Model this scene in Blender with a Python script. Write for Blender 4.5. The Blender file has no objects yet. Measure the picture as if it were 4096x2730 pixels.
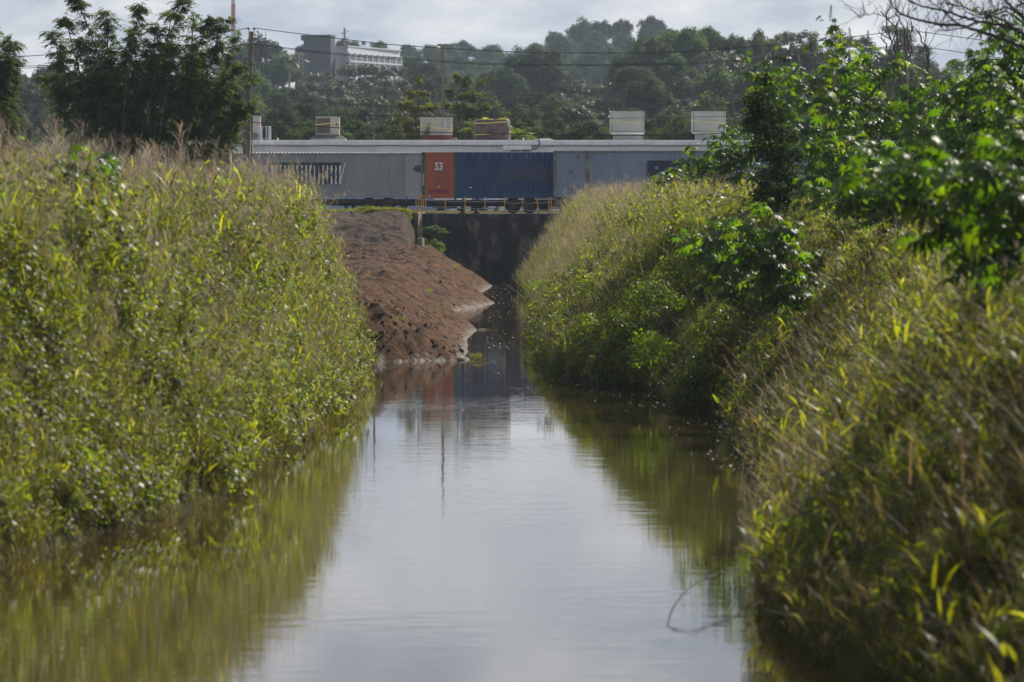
import bpy, math, random
import numpy as np
from mathutils import Vector, Matrix, Euler

random.seed(7); rng = np.random.default_rng(7)
S = bpy.context.scene
COL = S.collection
R = math.radians

# ------------------------------------------------------------------ camera, world, sun, exposure
F, CAM_Z, PITCH = 22756.0, 6.0, math.atan(621.0 / 22756.0)
cam_d = bpy.data.cameras.new('camera'); cam = bpy.data.objects.new('camera', cam_d); COL.objects.link(cam)
cam.location = (0, 0, CAM_Z); cam.rotation_euler = (R(90) - PITCH, 0, 0)
cam_d.sensor_width = 36.0; cam_d.lens = 200.0; cam_d.clip_start = 1.0; cam_d.clip_end = 9000
cam_d.dof.use_dof = True; cam_d.dof.focus_distance = 285.0; cam_d.dof.aperture_fstop = 2.8
S.camera = cam

SUN_EL, SUN_AZ = R(41), R(38)            # azimuth measured from the view direction (+Y) towards the right (+X)
SUN_DIR = Vector((math.sin(SUN_AZ) * math.cos(SUN_EL), math.cos(SUN_AZ) * math.cos(SUN_EL), math.sin(SUN_EL)))
sun_d = bpy.data.lights.new('sun', 'SUN'); sun_d.energy = 5.0; sun_d.angle = R(0.55); sun_d.color = (1.0, 0.93, 0.82)
sun = bpy.data.objects.new('sun', sun_d); COL.objects.link(sun)
sun.rotation_euler = (-SUN_DIR).to_track_quat('-Z', 'Y').to_euler(); sun.location = (60, 100, 120)

W = bpy.data.worlds.new('World'); S.world = W; W.use_nodes = True
wn, wl = W.node_tree.nodes, W.node_tree.links
wn.clear()
sky = wn.new('ShaderNodeTexSky'); sky.sky_type = 'NISHITA'; sky.sun_disc = False
sky.sun_elevation = SUN_EL; sky.sun_rotation = SUN_AZ; sky.air_density = 1.2; sky.dust_density = 2.0
tc = wn.new('ShaderNodeTexCoord'); sep = wn.new('ShaderNodeSeparateXYZ'); wl.new(tc.outputs['Generated'], sep.inputs[0])
# clouds: a layer at constant height, direction / (z + c) gives the flat cloud deck
addz = wn.new('ShaderNodeMath'); addz.operation = 'ADD'; addz.inputs[1].default_value = 0.16
absz = wn.new('ShaderNodeMath'); absz.operation = 'ABSOLUTE'; wl.new(sep.outputs['Z'], absz.inputs[0]); wl.new(absz.outputs[0], addz.inputs[0])
dv = wn.new('ShaderNodeVectorMath'); dv.operation = 'DIVIDE'; cmb = wn.new('ShaderNodeCombineXYZ')
for i in range(3): wl.new(addz.outputs[0], cmb.inputs[i])
wl.new(tc.outputs['Generated'], dv.inputs[0]); wl.new(cmb.outputs[0], dv.inputs[1])
mp = wn.new('ShaderNodeMapping'); mp.inputs['Scale'].default_value = (3.2, 1.6, 1.0); mp.inputs['Location'].default_value = (3.1, 1.7, 0.4)
wl.new(dv.outputs[0], mp.inputs[0])
cn = wn.new('ShaderNodeTexNoise'); cn.inputs['Scale'].default_value = 2.1; cn.inputs['Detail'].default_value = 9; cn.inputs['Roughness'].default_value = 0.55
wl.new(mp.outputs[0], cn.inputs['Vector'])
cr = wn.new('ShaderNodeValToRGB'); cr.color_ramp.elements[0].position = 0.38; cr.color_ramp.elements[1].position = 0.68
cr.color_ramp.elements[0].color = (0.50, 0.56, 0.68, 1); cr.color_ramp.elements[1].color = (1.02, 1.02, 1.02, 1)
wl.new(cn.outputs['Fac'], cr.inputs[0])
bg1 = wn.new('ShaderNodeBackground'); bg1.inputs['Strength'].default_value = 0.05; wl.new(sky.outputs[0], bg1.inputs[0])
bg2 = wn.new('ShaderNodeBackground'); bg2.inputs['Strength'].default_value = 0.69; wl.new(cr.outputs[0], bg2.inputs[0])
hzn = wn.new('ShaderNodeMath'); hzn.operation = 'DIVIDE'; hzn.inputs[0].default_value = 0.25  # cloud cover thinned overhead, out of view, to lower the ambient light
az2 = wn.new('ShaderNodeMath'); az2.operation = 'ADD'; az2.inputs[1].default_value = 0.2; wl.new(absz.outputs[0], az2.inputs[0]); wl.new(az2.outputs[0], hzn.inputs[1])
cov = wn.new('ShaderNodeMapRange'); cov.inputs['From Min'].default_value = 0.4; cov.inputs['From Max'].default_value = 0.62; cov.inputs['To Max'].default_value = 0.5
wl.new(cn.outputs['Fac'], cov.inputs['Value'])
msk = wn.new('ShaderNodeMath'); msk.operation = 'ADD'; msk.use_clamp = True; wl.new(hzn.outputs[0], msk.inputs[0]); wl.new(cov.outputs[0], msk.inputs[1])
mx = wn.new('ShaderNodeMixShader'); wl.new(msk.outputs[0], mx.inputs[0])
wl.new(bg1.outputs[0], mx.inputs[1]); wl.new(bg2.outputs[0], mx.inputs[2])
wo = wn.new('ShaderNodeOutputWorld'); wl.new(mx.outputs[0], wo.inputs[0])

S.view_settings.view_transform = 'Standard'; S.view_settings.look = 'None'
S.view_settings.exposure = 0.30; S.view_settings.gamma = 1.0; S.view_settings.use_curve_mapping = False
cy = S.cycles
cy.max_bounces = 7; cy.diffuse_bounces = 2; cy.glossy_bounces = 3; cy.transmission_bounces = 2; cy.volume_bounces = 1
cy.transparent_max_bounces = 8; cy.use_denoising = True; cy.caustics_reflective = False; cy.caustics_refractive = False
cy.sample_clamp_indirect = 6.0; cy.adaptive_threshold = 0.015

# ------------------------------------------------------------------ helpers
CP, SP = math.cos(PITCH), math.sin(PITCH)
def P(px, py, Y):
    """world point at depth Y that the photograph shows at pixel (px, py)"""
    u, v = (px - 2048.0) / F, (1365.0 - py) / F
    k = Y / (CP + v * SP)
    return Vector((u * k, Y, CAM_Z + (-SP + v * CP) * k))
VS = 4096.0 / 2353.0
def V(vx, vy, Y): return P(vx * VS, vy * VS, Y)

def smooth(a, b, x):
    t = np.clip((np.asarray(x, float) - a) / (b - a), 0, 1); return t * t * (3 - 2 * t)

def tag(o, label=None, cat=None, group=None, kind=None):
    if label: o['label'] = label
    if cat: o['category'] = cat
    if group: o['group'] = group
    if kind: o['kind'] = kind
    return o

def empty(name, loc, label, cat, group=None, rz=0.0):
    o = bpy.data.objects.new(name, None); COL.objects.link(o)
    o.location = loc; o.rotation_euler = (0, 0, rz); o.empty_display_size = 0.3
    return tag(o, label, cat, group)

def link(name, mesh, parent=None, loc=None, rot=None, scale=None):
    o = bpy.data.objects.new(name, mesh); COL.objects.link(o)
    if parent is not None: o.parent = parent
    if loc is not None: o.location = loc
    if rot is not None: o.rotation_euler = rot
    if scale is not None: o.scale = scale
    return o

def np_mesh(name, verts, faces, mat=None, col=None, smooth_sh=False):
    """verts (N,3), faces (M,3|4) int arrays -> mesh; col (N,3) point colours"""
    verts = np.asarray(verts, np.float32).reshape(-1, 3); faces = np.asarray(faces, np.int32)
    me = bpy.data.meshes.new(name)
    n, k = faces.shape
    me.vertices.add(len(verts)); me.vertices.foreach_set('co', verts.ravel())
    me.loops.add(n * k); me.loops.foreach_set('vertex_index', faces.ravel())
    me.polygons.add(n)
    me.polygons.foreach_set('loop_start', np.arange(0, n * k, k, dtype=np.int32))
    try: me.polygons.foreach_set('loop_total', np.full(n, k, np.int32))
    except Exception: pass
    if col is not None:
        a = me.attributes.new('Col', 'FLOAT_COLOR', 'POINT')
        c = np.ones((len(verts), 4), np.float32); c[:, :3] = col; a.data.foreach_set('color', c.ravel())
    me.update(calc_edges=True); me.validate()
    if smooth_sh: me.polygons.foreach_set('use_smooth', np.ones(len(me.polygons), bool))
    if mat is not None: me.materials.append(mat)
    return me

class MB:
    """collects simple solids; build() links them as one mesh object"""
    def __init__(s): s.v, s.f, s.m = [], [], []
    def add(s, vs, fs, m=0):
        o = len(s.v); s.v += [tuple(v) for v in vs]; s.f += [tuple(i + o for i in f) for f in fs]; s.m += [m] * len(fs); return s
    def box(s, x0, x1, y0, y1, z0, z1, m=0):
        return s.add([(x0,y0,z0),(x1,y0,z0),(x1,y1,z0),(x0,y1,z0),(x0,y0,z1),(x1,y0,z1),(x1,y1,z1),(x0,y1,z1)],
                     [(0,3,2,1),(4,5,6,7),(0,1,5,4),(1,2,6,5),(2,3,7,6),(3,0,4,7)], m)
    def obox(s, c, ax, ay, az, m=0):
        """oriented box: centre, three half-axes"""
        c, ax, ay, az = map(Vector, (c, ax, ay, az)); vs = []
        for k in (-1, 1):
            for i, j in ((-1,-1),(1,-1),(1,1),(-1,1)): vs.append(c + ax*i + ay*j + az*k)
        return s.add(vs, [(0,3,2,1),(4,5,6,7),(0,1,5,4),(1,2,6,5),(2,3,7,6),(3,0,4,7)], m)
    def frustum(s, b, t, z0, z1, m=0):
        (a0,a1,c0,c1), (d0,d1,e0,e1) = b, t
        return s.add([(a0,c0,z0),(a1,c0,z0),(a1,c1,z0),(a0,c1,z0),(d0,e0,z1),(d1,e0,z1),(d1,e1,z1),(d0,e1,z1)],
                     [(0,3,2,1),(4,5,6,7),(0,1,5,4),(1,2,6,5),(2,3,7,6),(3,0,4,7)], m)
    def prism(s, poly, y0, y1, m=0):
        """poly in (x,z), extruded along y"""
        n = len(poly); vs = [(x, y0, z) for x, z in poly] + [(x, y1, z) for x, z in poly]
        fs = [tuple(range(n)), tuple(range(2*n-1, n-1, -1))] + [(i, i+n, (i+1) % n + n, (i+1) % n) for i in range(n)]
        return s.add(vs, fs, m)
    def plan(s, poly, z0, z1, m=0):
        n = len(poly); vs = [(x, y, z0) for x, y in poly] + [(x, y, z1) for x, y in poly]
        fs = [tuple(range(n-1, -1, -1)), tuple(range(n, 2*n))] + [(i, (i+1) % n, (i+1) % n + n, i+n) for i in range(n)]
        return s.add(vs, fs, m)
    def tube(s, path, rad, sides=6, m=0, cap=True):
        path = [Vector(p) for p in path]; n = len(path)
        rad = rad if hasattr(rad, '__len__') else [rad] * n
        o = len(s.v); u = None
        for i, p in enumerate(path):
            t = (path[min(i+1, n-1)] - path[max(i-1, 0)]).normalized()
            if u is None:
                u = t.cross(Vector((0,0,1)) if abs(t.z) < .9 else Vector((1,0,0))).normalized()
            u = (u - t * u.dot(t)).normalized(); w = t.cross(u)
            for k in range(sides):
                a = 2 * math.pi * k / sides; s.v.append(tuple(p + (u * math.cos(a) + w * math.sin(a)) * rad[i]))
        for i in range(n - 1):
            for k in range(sides):
                a, b = o + i*sides + k, o + i*sides + (k+1) % sides
                s.f.append((a, b, b + sides, a + sides)); s.m.append(m)
        if cap:
            s.f.append(tuple(o + k for k in range(sides - 1, -1, -1))); s.f.append(tuple(o + (n-1)*sides + k for k in range(sides))); s.m += [m, m]
        return s
    def disc(s, c, axis, r, h, sides=20, m=0):
        c, axis = Vector(c), Vector(axis).normalized()
        return s.tube([c - axis*h/2, c + axis*h/2], r, sides, m)
    def mesh(s, name, mats, smooth_sh=False):
        me = bpy.data.meshes.new(name); me.from_pydata(s.v, [], s.f)
        for mt in (mats if isinstance(mats, (list, tuple)) else [mats]): me.materials.append(mt)
        me.polygons.foreach_set('material_index', s.m)
        if smooth_sh: me.polygons.foreach_set('use_smooth', [True] * len(me.polygons))
        me.update(); return me
    def build(s, name, mats, parent=None, smooth_sh=False, bevel=0.0, **kw):
        o = link(name, s.mesh(name, mats, smooth_sh), parent, **kw)
        if bevel:
            b = o.modifiers.new('bevel', 'BEVEL'); b.width = bevel; b.segments = 2; b.limit_method = 'ANGLE'
        return o

# ------------------------------------------------------------------ materials
def nodes(name):
    m = bpy.data.materials.new(name); m.use_nodes = True
    return m, m.node_tree.nodes, m.node_tree.links, m.node_tree.nodes['Principled BSDF']

def noise_mat(name, c1, c2, rough=0.7, scale=4.0, bump=0.0, metallic=0.0, stretch=(1,1,1), detail=6, spec=0.4, lo=0.35, hi=0.65,
              c3=None, scale3=1.0, t3=0.6, bscale=None):
    m, n, l, b = nodes(name)
    t = n.new('ShaderNodeTexCoord'); mpn = n.new('ShaderNodeMapping'); mpn.inputs['Scale'].default_value = stretch
    l.new(t.outputs['Object'], mpn.inputs[0])
    nz = n.new('ShaderNodeTexNoise'); nz.inputs['Scale'].default_value = scale; nz.inputs['Detail'].default_value = detail
    l.new(mpn.outputs[0], nz.inputs['Vector'])
    r = n.new('ShaderNodeValToRGB'); r.color_ramp.elements[0].position = lo; r.color_ramp.elements[1].position = hi
    r.color_ramp.elements[0].color = (*c1, 1); r.color_ramp.elements[1].color = (*c2, 1)
    l.new(nz.outputs['Fac'], r.inputs[0]); out = r.outputs[0]
    if c3 is not None:                                   # stains / wear with shapes of their own
        n3 = n.new('ShaderNodeTexNoise'); n3.inputs['Scale'].default_value = scale3; n3.inputs['Detail'].default_value = 8; n3.inputs['Roughness'].default_value = 0.65
        l.new(mpn.outputs[0], n3.inputs['Vector'])
        r3 = n.new('ShaderNodeValToRGB'); r3.color_ramp.elements[0].position = t3; r3.color_ramp.elements[1].position = t3 + 0.09
        l.new(n3.outputs['Fac'], r3.inputs[0])
        mxr = n.new('ShaderNodeMixRGB'); l.new(r3.outputs[0], mxr.inputs[0]); l.new(out, mxr.inputs[1]); mxr.inputs[2].default_value = (*c3, 1); out = mxr.outputs[0]
    l.new(out, b.inputs['Base Color'])
    b.inputs['Roughness'].default_value = rough; b.inputs['Metallic'].default_value = metallic; b.inputs['Specular IOR Level'].default_value = spec
    if bump:
        nb = nz
        if bscale:
            nb = n.new('ShaderNodeTexNoise'); nb.inputs['Scale'].default_value = bscale; nb.inputs['Detail'].default_value = 8; l.new(mpn.outputs[0], nb.inputs['Vector'])
        bp = n.new('ShaderNodeBump'); bp.inputs['Strength'].default_value = 1.0; bp.inputs['Distance'].default_value = bump
        l.new(nb.outputs['Fac'], bp.inputs['Height']); l.new(bp.outputs[0], b.inputs['Normal'])
    return m

def plain(name, c, rough=0.6, metallic=0.0, var=0.15, scale=3.0):
    return noise_mat(name, tuple(x*(1-var) for x in c), tuple(x*(1+var) for x in c), rough, scale, metallic=metallic)

def leaf_mat(name, rough=0.42, spec=0.45, trans=0.5, gain=(2.3, 2.0, 0.9), rvar=0.35, attr=True, base=(0.06, 0.1, 0.02)):
    """two-sided leaf: reflects, glints and lets sun through"""
    m, n, l, b = nodes(name)
    oi = n.new('ShaderNodeObjectInfo')
    if attr:
        a = n.new('ShaderNodeAttribute'); a.attribute_name = 'Col'; src = a.outputs['Color']
    else:
        rgb = n.new('ShaderNodeRGB'); rgb.outputs[0].default_value = (*base, 1); src = rgb.outputs[0]
    mr = n.new('ShaderNodeMapRange'); mr.inputs['To Min'].default_value = 1 - rvar; mr.inputs['To Max'].default_value = 1 + rvar
    l.new(oi.outputs['Random'], mr.inputs['Value'])
    sc = n.new('ShaderNodeVectorMath'); sc.operation = 'SCALE'; l.new(src, sc.inputs[0]); l.new(mr.outputs[0], sc.inputs['Scale'])
    l.new(sc.outputs[0], b.inputs['Base Color'])
    b.inputs['Roughness'].default_value = rough; b.inputs['Specular IOR Level'].default_value = spec
    tr = n.new('ShaderNodeBsdfTranslucent')
    g = n.new('ShaderNodeVectorMath'); g.operation = 'MULTIPLY'; g.inputs[1].default_value = gain
    l.new(sc.outputs[0], g.inputs[0]); l.new(g.outputs[0], tr.inputs[0])
    mxs = n.new('ShaderNodeMixShader'); mxs.inputs[0].default_value = trans
    l.new(b.outputs[0], mxs.inputs[1]); l.new(tr.outputs[0], mxs.inputs[2])
    l.new(mxs.outputs[0], n['Material Output'].inputs['Surface'])
    return m

M = {}
M['grass'] = leaf_mat('grass_blade', rough=0.46, spec=0.36, trans=0.54, gain=(2.75, 2.65, 0.8), rvar=.55)
M['seed'] = leaf_mat('seed_head', rough=0.6, spec=0.3, trans=0.45, gain=(1.7, 1.6, 1.4), rvar=.4)
M['tree'] = leaf_mat('tree_leaf', rough=0.65, spec=0.08, trans=0.36, gain=(2.2, 2.0, 0.7), rvar=0.6)
M['shiny'] = leaf_mat('shiny_tree_leaf', rough=0.48, spec=0.25, trans=0.3, gain=(1.8, 1.7, 0.8), rvar=0.25)
M['leucaena'] = leaf_mat('leucaena_leaf', rough=0.6, spec=0.12, trans=0.5, gain=(2.4, 2.2, 0.6), rvar=0.2)
M['castor'] = leaf_mat('castor_leaf', rough=0.36, spec=0.27, trans=0.5, gain=(4.2, 3.9, 0.35), rvar=0.55)
M['bark'] = noise_mat('bark', (0.05, 0.04, 0.03), (0.13, 0.105, 0.08), 0.9, 14, bump=0.02, stretch=(1, 1, .25))
M['palebark'] = noise_mat('pale_bark', (0.16, 0.13, 0.1), (0.3, 0.26, 0.2), 0.9, 10, bump=0.01, stretch=(1, 1, .3))
M['darktwig'] = noise_mat('dark_twig', (0.03, 0.025, 0.022), (0.08, 0.065, 0.055), 0.85, 20, bump=0.01)
M['greenstem'] = noise_mat('green_stem', (0.06, 0.07, 0.025), (0.12, 0.08, 0.04), 0.6, 9)
M['ground'] = noise_mat('ground_soil', (0.016, 0.018, 0.008), (0.038, 0.04, 0.016), 0.95, 1.3, bump=0.05, spec=0.1)
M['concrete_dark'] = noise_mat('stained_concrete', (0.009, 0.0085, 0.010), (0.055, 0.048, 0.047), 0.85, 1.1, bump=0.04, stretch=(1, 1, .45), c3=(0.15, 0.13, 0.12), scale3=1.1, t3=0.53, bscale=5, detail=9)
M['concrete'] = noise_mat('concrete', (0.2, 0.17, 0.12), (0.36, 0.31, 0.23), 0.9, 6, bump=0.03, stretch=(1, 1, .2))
M['asphalt'] = noise_mat('yard_paving', (0.11, 0.11, 0.11), (0.2, 0.2, 0.19), 0.9, 0.7)
M['white_wall'] = noise_mat('white_painted_wall', (0.72, 0.72, 0.74), (0.82, 0.82, 0.83), 0.7, 0.5, c3=(0.5, 0.48, 0.46), scale3=0.6, t3=0.63, stretch=(1, 1, .3))
M['white_trim'] = noise_mat('white_weathered_trim', (0.68, 0.68, 0.69), (0.8, 0.8, 0.8), 0.6, 2.5, c3=(0.3, 0.27, 0.24), scale3=3, t3=0.66, stretch=(1, 1, .3))
M['blue_band'] = plain('pale_blue_band', (0.28, 0.38, 0.6), 0.6, var=.08)
M['grey_box'] = noise_mat('light_grey_container_paint', (0.26, 0.265, 0.28), (0.33, 0.335, 0.35), 0.5, 0.8, stretch=(1, 1, .25), c3=(0.2, 0.16, 0.12), scale3=1.6, t3=0.7)
M['bluegrey_box'] = noise_mat('blue_grey_container_paint', (0.2, 0.24, 0.33), (0.25, 0.3, 0.4), 0.5, 0.8, stretch=(1, 1, .25), c3=(0.16, 0.13, 0.1), scale3=1.8, t3=0.71)
M['pale_box'] = noise_mat('pale_end_panel_paint', (0.35, 0.345, 0.36), (0.42, 0.41, 0.425), 0.5, 0.8, stretch=(1, 1, .25), c3=(0.24, 0.18, 0.14), scale3=1.6, t3=0.7)
M['blue_box'] = noise_mat('blue_container_paint', (0.012, 0.042, 0.12), (0.02, 0.062, 0.165), 0.5, 1.3, stretch=(1, 1, .2), c3=(0.06, 0.11, 0.2), scale3=2.2, t3=0.7)
M['red_box'] = noise_mat('orange_red_container_paint', (0.34, 0.075, 0.042), (0.43, 0.105, 0.06), 0.55, 1.2, stretch=(1, 1, .25), c3=(0.2, 0.07, 0.05), scale3=2, t3=0.6)
M['green_post'] = plain('green_post_paint', (0.02, 0.11, 0.045), 0.5)
M['rusty'] = noise_mat('rusty_post', (0.1, 0.06, 0.04), (0.33, 0.3, 0.26), 0.7, 3.5, stretch=(1, 1, .5))
M['dark_red'] = noise_mat('dark_red_paint', (0.12, 0.025, 0.02), (0.17, 0.04, 0.032), 0.6, 2)
M['black_steel'] = plain('black_chassis', (0.018, 0.018, 0.02), 0.6)
M['rubber'] = plain('rubber', (0.014, 0.014, 0.014), 0.85)
M['green_steel'] = plain('green_chassis', (0.02, 0.08, 0.055), 0.55)
M['rim'] = plain('wheel_rim', (0.05, 0.05, 0.05), 0.6, .3)
M['white_print'] = plain('white_print', (0.75, 0.76, 0.78), 0.5, var=.05)
M['dark_print'] = plain('dark_print', (0.03, 0.03, 0.035), 0.5, var=.05)
M['navy_print'] = plain('navy_print', (0.012, 0.02, 0.06), 0.5, var=.05)
M['mauve_print'] = plain('faded_mauve_print', (0.045, 0.058, 0.115), 0.55, var=.08)
M['purple_print'] = plain('purple_print', (0.25, 0.035, 0.1), 0.55, var=.08)
M['yellow_print'] = plain('yellow_sticker', (0.75, 0.5, 0.08), 0.5, var=.05)
M['yellow_post'] = noise_mat('yellow_post_paint', (0.52, 0.25, 0.03), (0.68, 0.36, 0.045), 0.45, 6)
M['galv'] = plain('galvanised_chain', (0.55, 0.56, 0.58), 0.35, .7)
M['ac_grey'] = noise_mat('unit_casing_grey', (0.3, 0.32, 0.31), (0.37, 0.39, 0.37), 0.5, 1.0, c3=(0.26, 0.24, 0.2), scale3=2, t3=.68)
M['ac_beige'] = noise_mat('unit_casing_beige', (0.26, 0.245, 0.22), (0.38, 0.36, 0.33), 0.6, 1.8, c3=(0.2, 0.15, 0.1), scale3=3, t3=.64, stretch=(1, 1, .4))
M['coil'] = noise_mat('dark_coil', (0.05, 0.045, 0.04), (0.1, 0.09, 0.08), 0.7, 30, stretch=(1, 1, .2))
M['curb_dark'] = noise_mat('roof_curb', (0.06, 0.075, 0.085), (0.12, 0.14, 0.15), 0.6, 2)
M['strap'] = plain('yellow_strap', (0.62, 0.55, 0.14), 0.5, var=.08)
M['tarp'] = noise_mat('brown_tarp', (0.055, 0.035, 0.035), (0.1, 0.065, 0.06), 0.42, 2, bump=0.05, bscale=3, spec=.5)
M['lamp_pole'] = plain('brown_pole', (0.12, 0.085, 0.07), 0.6)
M['wood_pole'] = noise_mat('weathered_pole_wood', (0.13, 0.1, 0.075), (0.25, 0.2, 0.155), 0.9, 5, bump=.01, stretch=(1, 1, .12))
M['conduit'] = plain('grey_conduit', (0.11, 0.13, 0.14), 0.5)
M['wire'] = plain('cable', (0.03, 0.03, 0.03), 0.6)
M['glass_dark'] = plain('dark_glass', (0.05, 0.06, 0.075), 0.12)
M['chimney_red'] = plain('chimney_red', (0.42, 0.06, 0.05), 0.7)
M['chimney_white'] = plain('chimney_white', (0.6, 0.62, 0.62), 0.7)
M['tower_grey'] = plain('tower_dark_grey', (0.04, 0.042, 0.058), 0.8, var=.06)
M['hill_white'] = plain('hill_building_white', (0.62, 0.63, 0.66), 0.7, var=.05)
M['car_white'] = plain('white_car_paint', (0.72, 0.72, 0.74), 0.25, var=.03)
M['car_blue'] = plain('pale_blue_car_paint', (0.2, 0.28, 0.42), 0.25, var=.03)
M['car_pink'] = plain('faded_pink_van_paint', (0.55, 0.46, 0.45), 0.35, var=.05)
M['tail_red'] = plain('tail_lamp', (0.25, 0.02, 0.02), 0.3)
M['roof_line'] = noise_mat('roof_sheet', (0.6, 0.6, 0.58), (0.75, 0.74, 0.7), 0.7, 1)
M['yellow_kerb'] = plain('yellow_kerb_paint', (0.72, 0.56, 0.12), 0.6)
M['foam'] = plain('foam', (0.7, 0.7, 0.68), 0.6)
M['stone'] = noise_mat('stone', (0.2, 0.19, 0.17), (0.4, 0.38, 0.34), 0.8, 5, bump=.02)

# water: murky brown body, mirror surface with long flat ripples
m, n, l, b = nodes('canal_water'); M['water'] = m
b.inputs['Base Color'].default_value = (0.05, 0.035, 0.014, 1); b.inputs['Roughness'].default_value = 0.02; b.inputs['IOR'].default_value = 1.333
t = n.new('ShaderNodeTexCoord'); mpn = n.new('ShaderNodeMapping'); mpn.inputs['Scale'].default_value = (0.55, 0.9, 1); l.new(t.outputs['Object'], mpn.inputs[0])
nz = n.new('ShaderNodeTexNoise'); nz.inputs['Scale'].default_value = 1.6; nz.inputs['Detail'].default_value = 3; l.new(mpn.outputs[0], nz.inputs['Vector'])
n2 = n.new('ShaderNodeTexNoise'); n2.inputs['Scale'].default_value = 0.06; n2.inputs['Detail'].default_value = 2; l.new(t.outputs['Object'], n2.inputs['Vector'])
mr = n.new('ShaderNodeMapRange'); mr.inputs['From Min'].default_value = .35; mr.inputs['From Max'].default_value = .65; mr.inputs['To Min'].default_value = .25; mr.inputs['To Max'].default_value = 1.0
l.new(n2.outputs['Fac'], mr.inputs['Value'])
mm = n.new('ShaderNodeMath'); mm.operation = 'MULTIPLY'; l.new(nz.outputs['Fac'], mm.inputs[0]); l.new(mr.outputs[0], mm.inputs[1])
bp = n.new('ShaderNodeBump'); bp.inputs['Strength'].default_value = 1.0; bp.inputs['Distance'].default_value = 0.006
l.new(mm.outputs[0], bp.inputs['Height']); l.new(bp.outputs[0], b.inputs['Normal'])

# dug earth: reddish brown, grey wet mud where the water laps it
m, n, l, b = nodes('dug_earth'); M['dirt'] = m
t = n.new('ShaderNodeTexCoord'); ge = n.new('ShaderNodeNewGeometry'); sx = n.new('ShaderNodeSeparateXYZ'); l.new(ge.outputs['Position'], sx.inputs[0])
mpn = n.new('ShaderNodeMapping'); mpn.inputs['Scale'].default_value = (1.0, 1.15, 1); l.new(t.outputs['Object'], mpn.inputs[0])
nz = n.new('ShaderNodeTexNoise'); nz.inputs['Scale'].default_value = 1.9; nz.inputs['Detail'].default_value = 11; nz.inputs['Roughness'].default_value = .68; l.new(mpn.outputs[0], nz.inputs['Vector'])
r = n.new('ShaderNodeValToRGB'); r.color_ramp.elements[0].position = .38; r.color_ramp.elements[1].position = .66
r.color_ramp.elements[0].color = (0.022, 0.012, 0.007, 1); r.color_ramp.elements[1].color = (0.165, 0.066, 0.017, 1)
l.new(nz.outputs['Fac'], r.inputs[0])
# upper soil near the yard is darker and greyer
ry = n.new('ShaderNodeMapRange'); ry.inputs['From Min'].default_value = 2.3; ry.inputs['From Max'].default_value = 2.9; l.new(sx.outputs['Z'], ry.inputs['Value'])
mxu = n.new('ShaderNodeMixRGB'); l.new(ry.outputs[0], mxu.inputs[0]); l.new(r.outputs[0], mxu.inputs[1])
ru = n.new('ShaderNodeValToRGB'); ru.color_ramp.elements[0].position = .35; ru.color_ramp.elements[1].position = .75
ru.color_ramp.elements[0].color = (0.022, 0.016, 0.013, 1); ru.color_ramp.elements[1].color = (0.10, 0.058, 0.036, 1)
l.new(nz.outputs['Fac'], ru.inputs[0]); l.new(ru.outputs[0], mxu.inputs[2])
wz = n.new('ShaderNodeMath'); wz.operation = 'MULTIPLY_ADD'; wz.inputs[1].default_value = 1.7; l.new(nz.outputs['Fac'], wz.inputs[0]); l.new(sx.outputs['Z'], wz.inputs[2])
wr = n.new('ShaderNodeMapRange'); wr.inputs['From Min'].default_value = .80; wr.inputs['From Max'].default_value = 1.02; wr.inputs['To Min'].default_value = 1; wr.inputs['To Max'].default_value = 0
l.new(wz.outputs[0], wr.inputs['Value'])
mxw = n.new('ShaderNodeMixRGB'); l.new(wr.outputs[0], mxw.inputs[0]); l.new(mxu.outputs[0], mxw.inputs[1]); mxw.inputs[2].default_value = (0.105, 0.088, 0.072, 1)
l.new(mxw.outputs[0], b.inputs['Base Color'])
rr = n.new('ShaderNodeMapRange'); rr.inputs['To Min'].default_value = .95; rr.inputs['To Max'].default_value = .55; l.new(wr.outputs[0], rr.inputs['Value']); l.new(rr.outputs[0], b.inputs['Roughness'])
b.inputs['Specular IOR Level'].default_value = .35
bp = n.new('ShaderNodeBump'); bp.inputs['Strength'].default_value = 1; bp.inputs['Distance'].default_value = .2
nb = n.new('ShaderNodeTexNoise'); nb.inputs['Scale'].default_value = 3.2; nb.inputs['Detail'].default_value = 9; nb.inputs['Roughness'].default_value = .7; l.new(mpn.outputs[0], nb.inputs['Vector'])
l.new(nb.outputs['Fac'], bp.inputs['Height']); l.new(bp.outputs[0], b.inputs['Normal'])

# ------------------------------------------------------------------ terrain
def vnoise(x, y, s, seed=0):
    """smooth value noise, vectorised"""
    x = np.asarray(x, float) / s + 1000; y = np.asarray(y, float) / s + 1000
    xi, yi = np.floor(x).astype(np.int64), np.floor(y).astype(np.int64); fx, fy = x - xi, y - yi
    fx, fy = fx*fx*(3-2*fx), fy*fy*(3-2*fy)
    def h(a, b):
        k = (a * 374761393 + b * 668265263 + seed * 1442695041) & 0x7fffffff
        k = ((k ^ (k >> 13)) * 1274126177) & 0x7fffffff
        return ((k ^ (k >> 16)) & 0xffff) / 65535.0
    return (h(xi,yi)*(1-fx) + h(xi+1,yi)*fx)*(1-fy) + (h(xi,yi+1)*(1-fx) + h(xi+1,yi+1)*fx)*fy - 0.5

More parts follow.
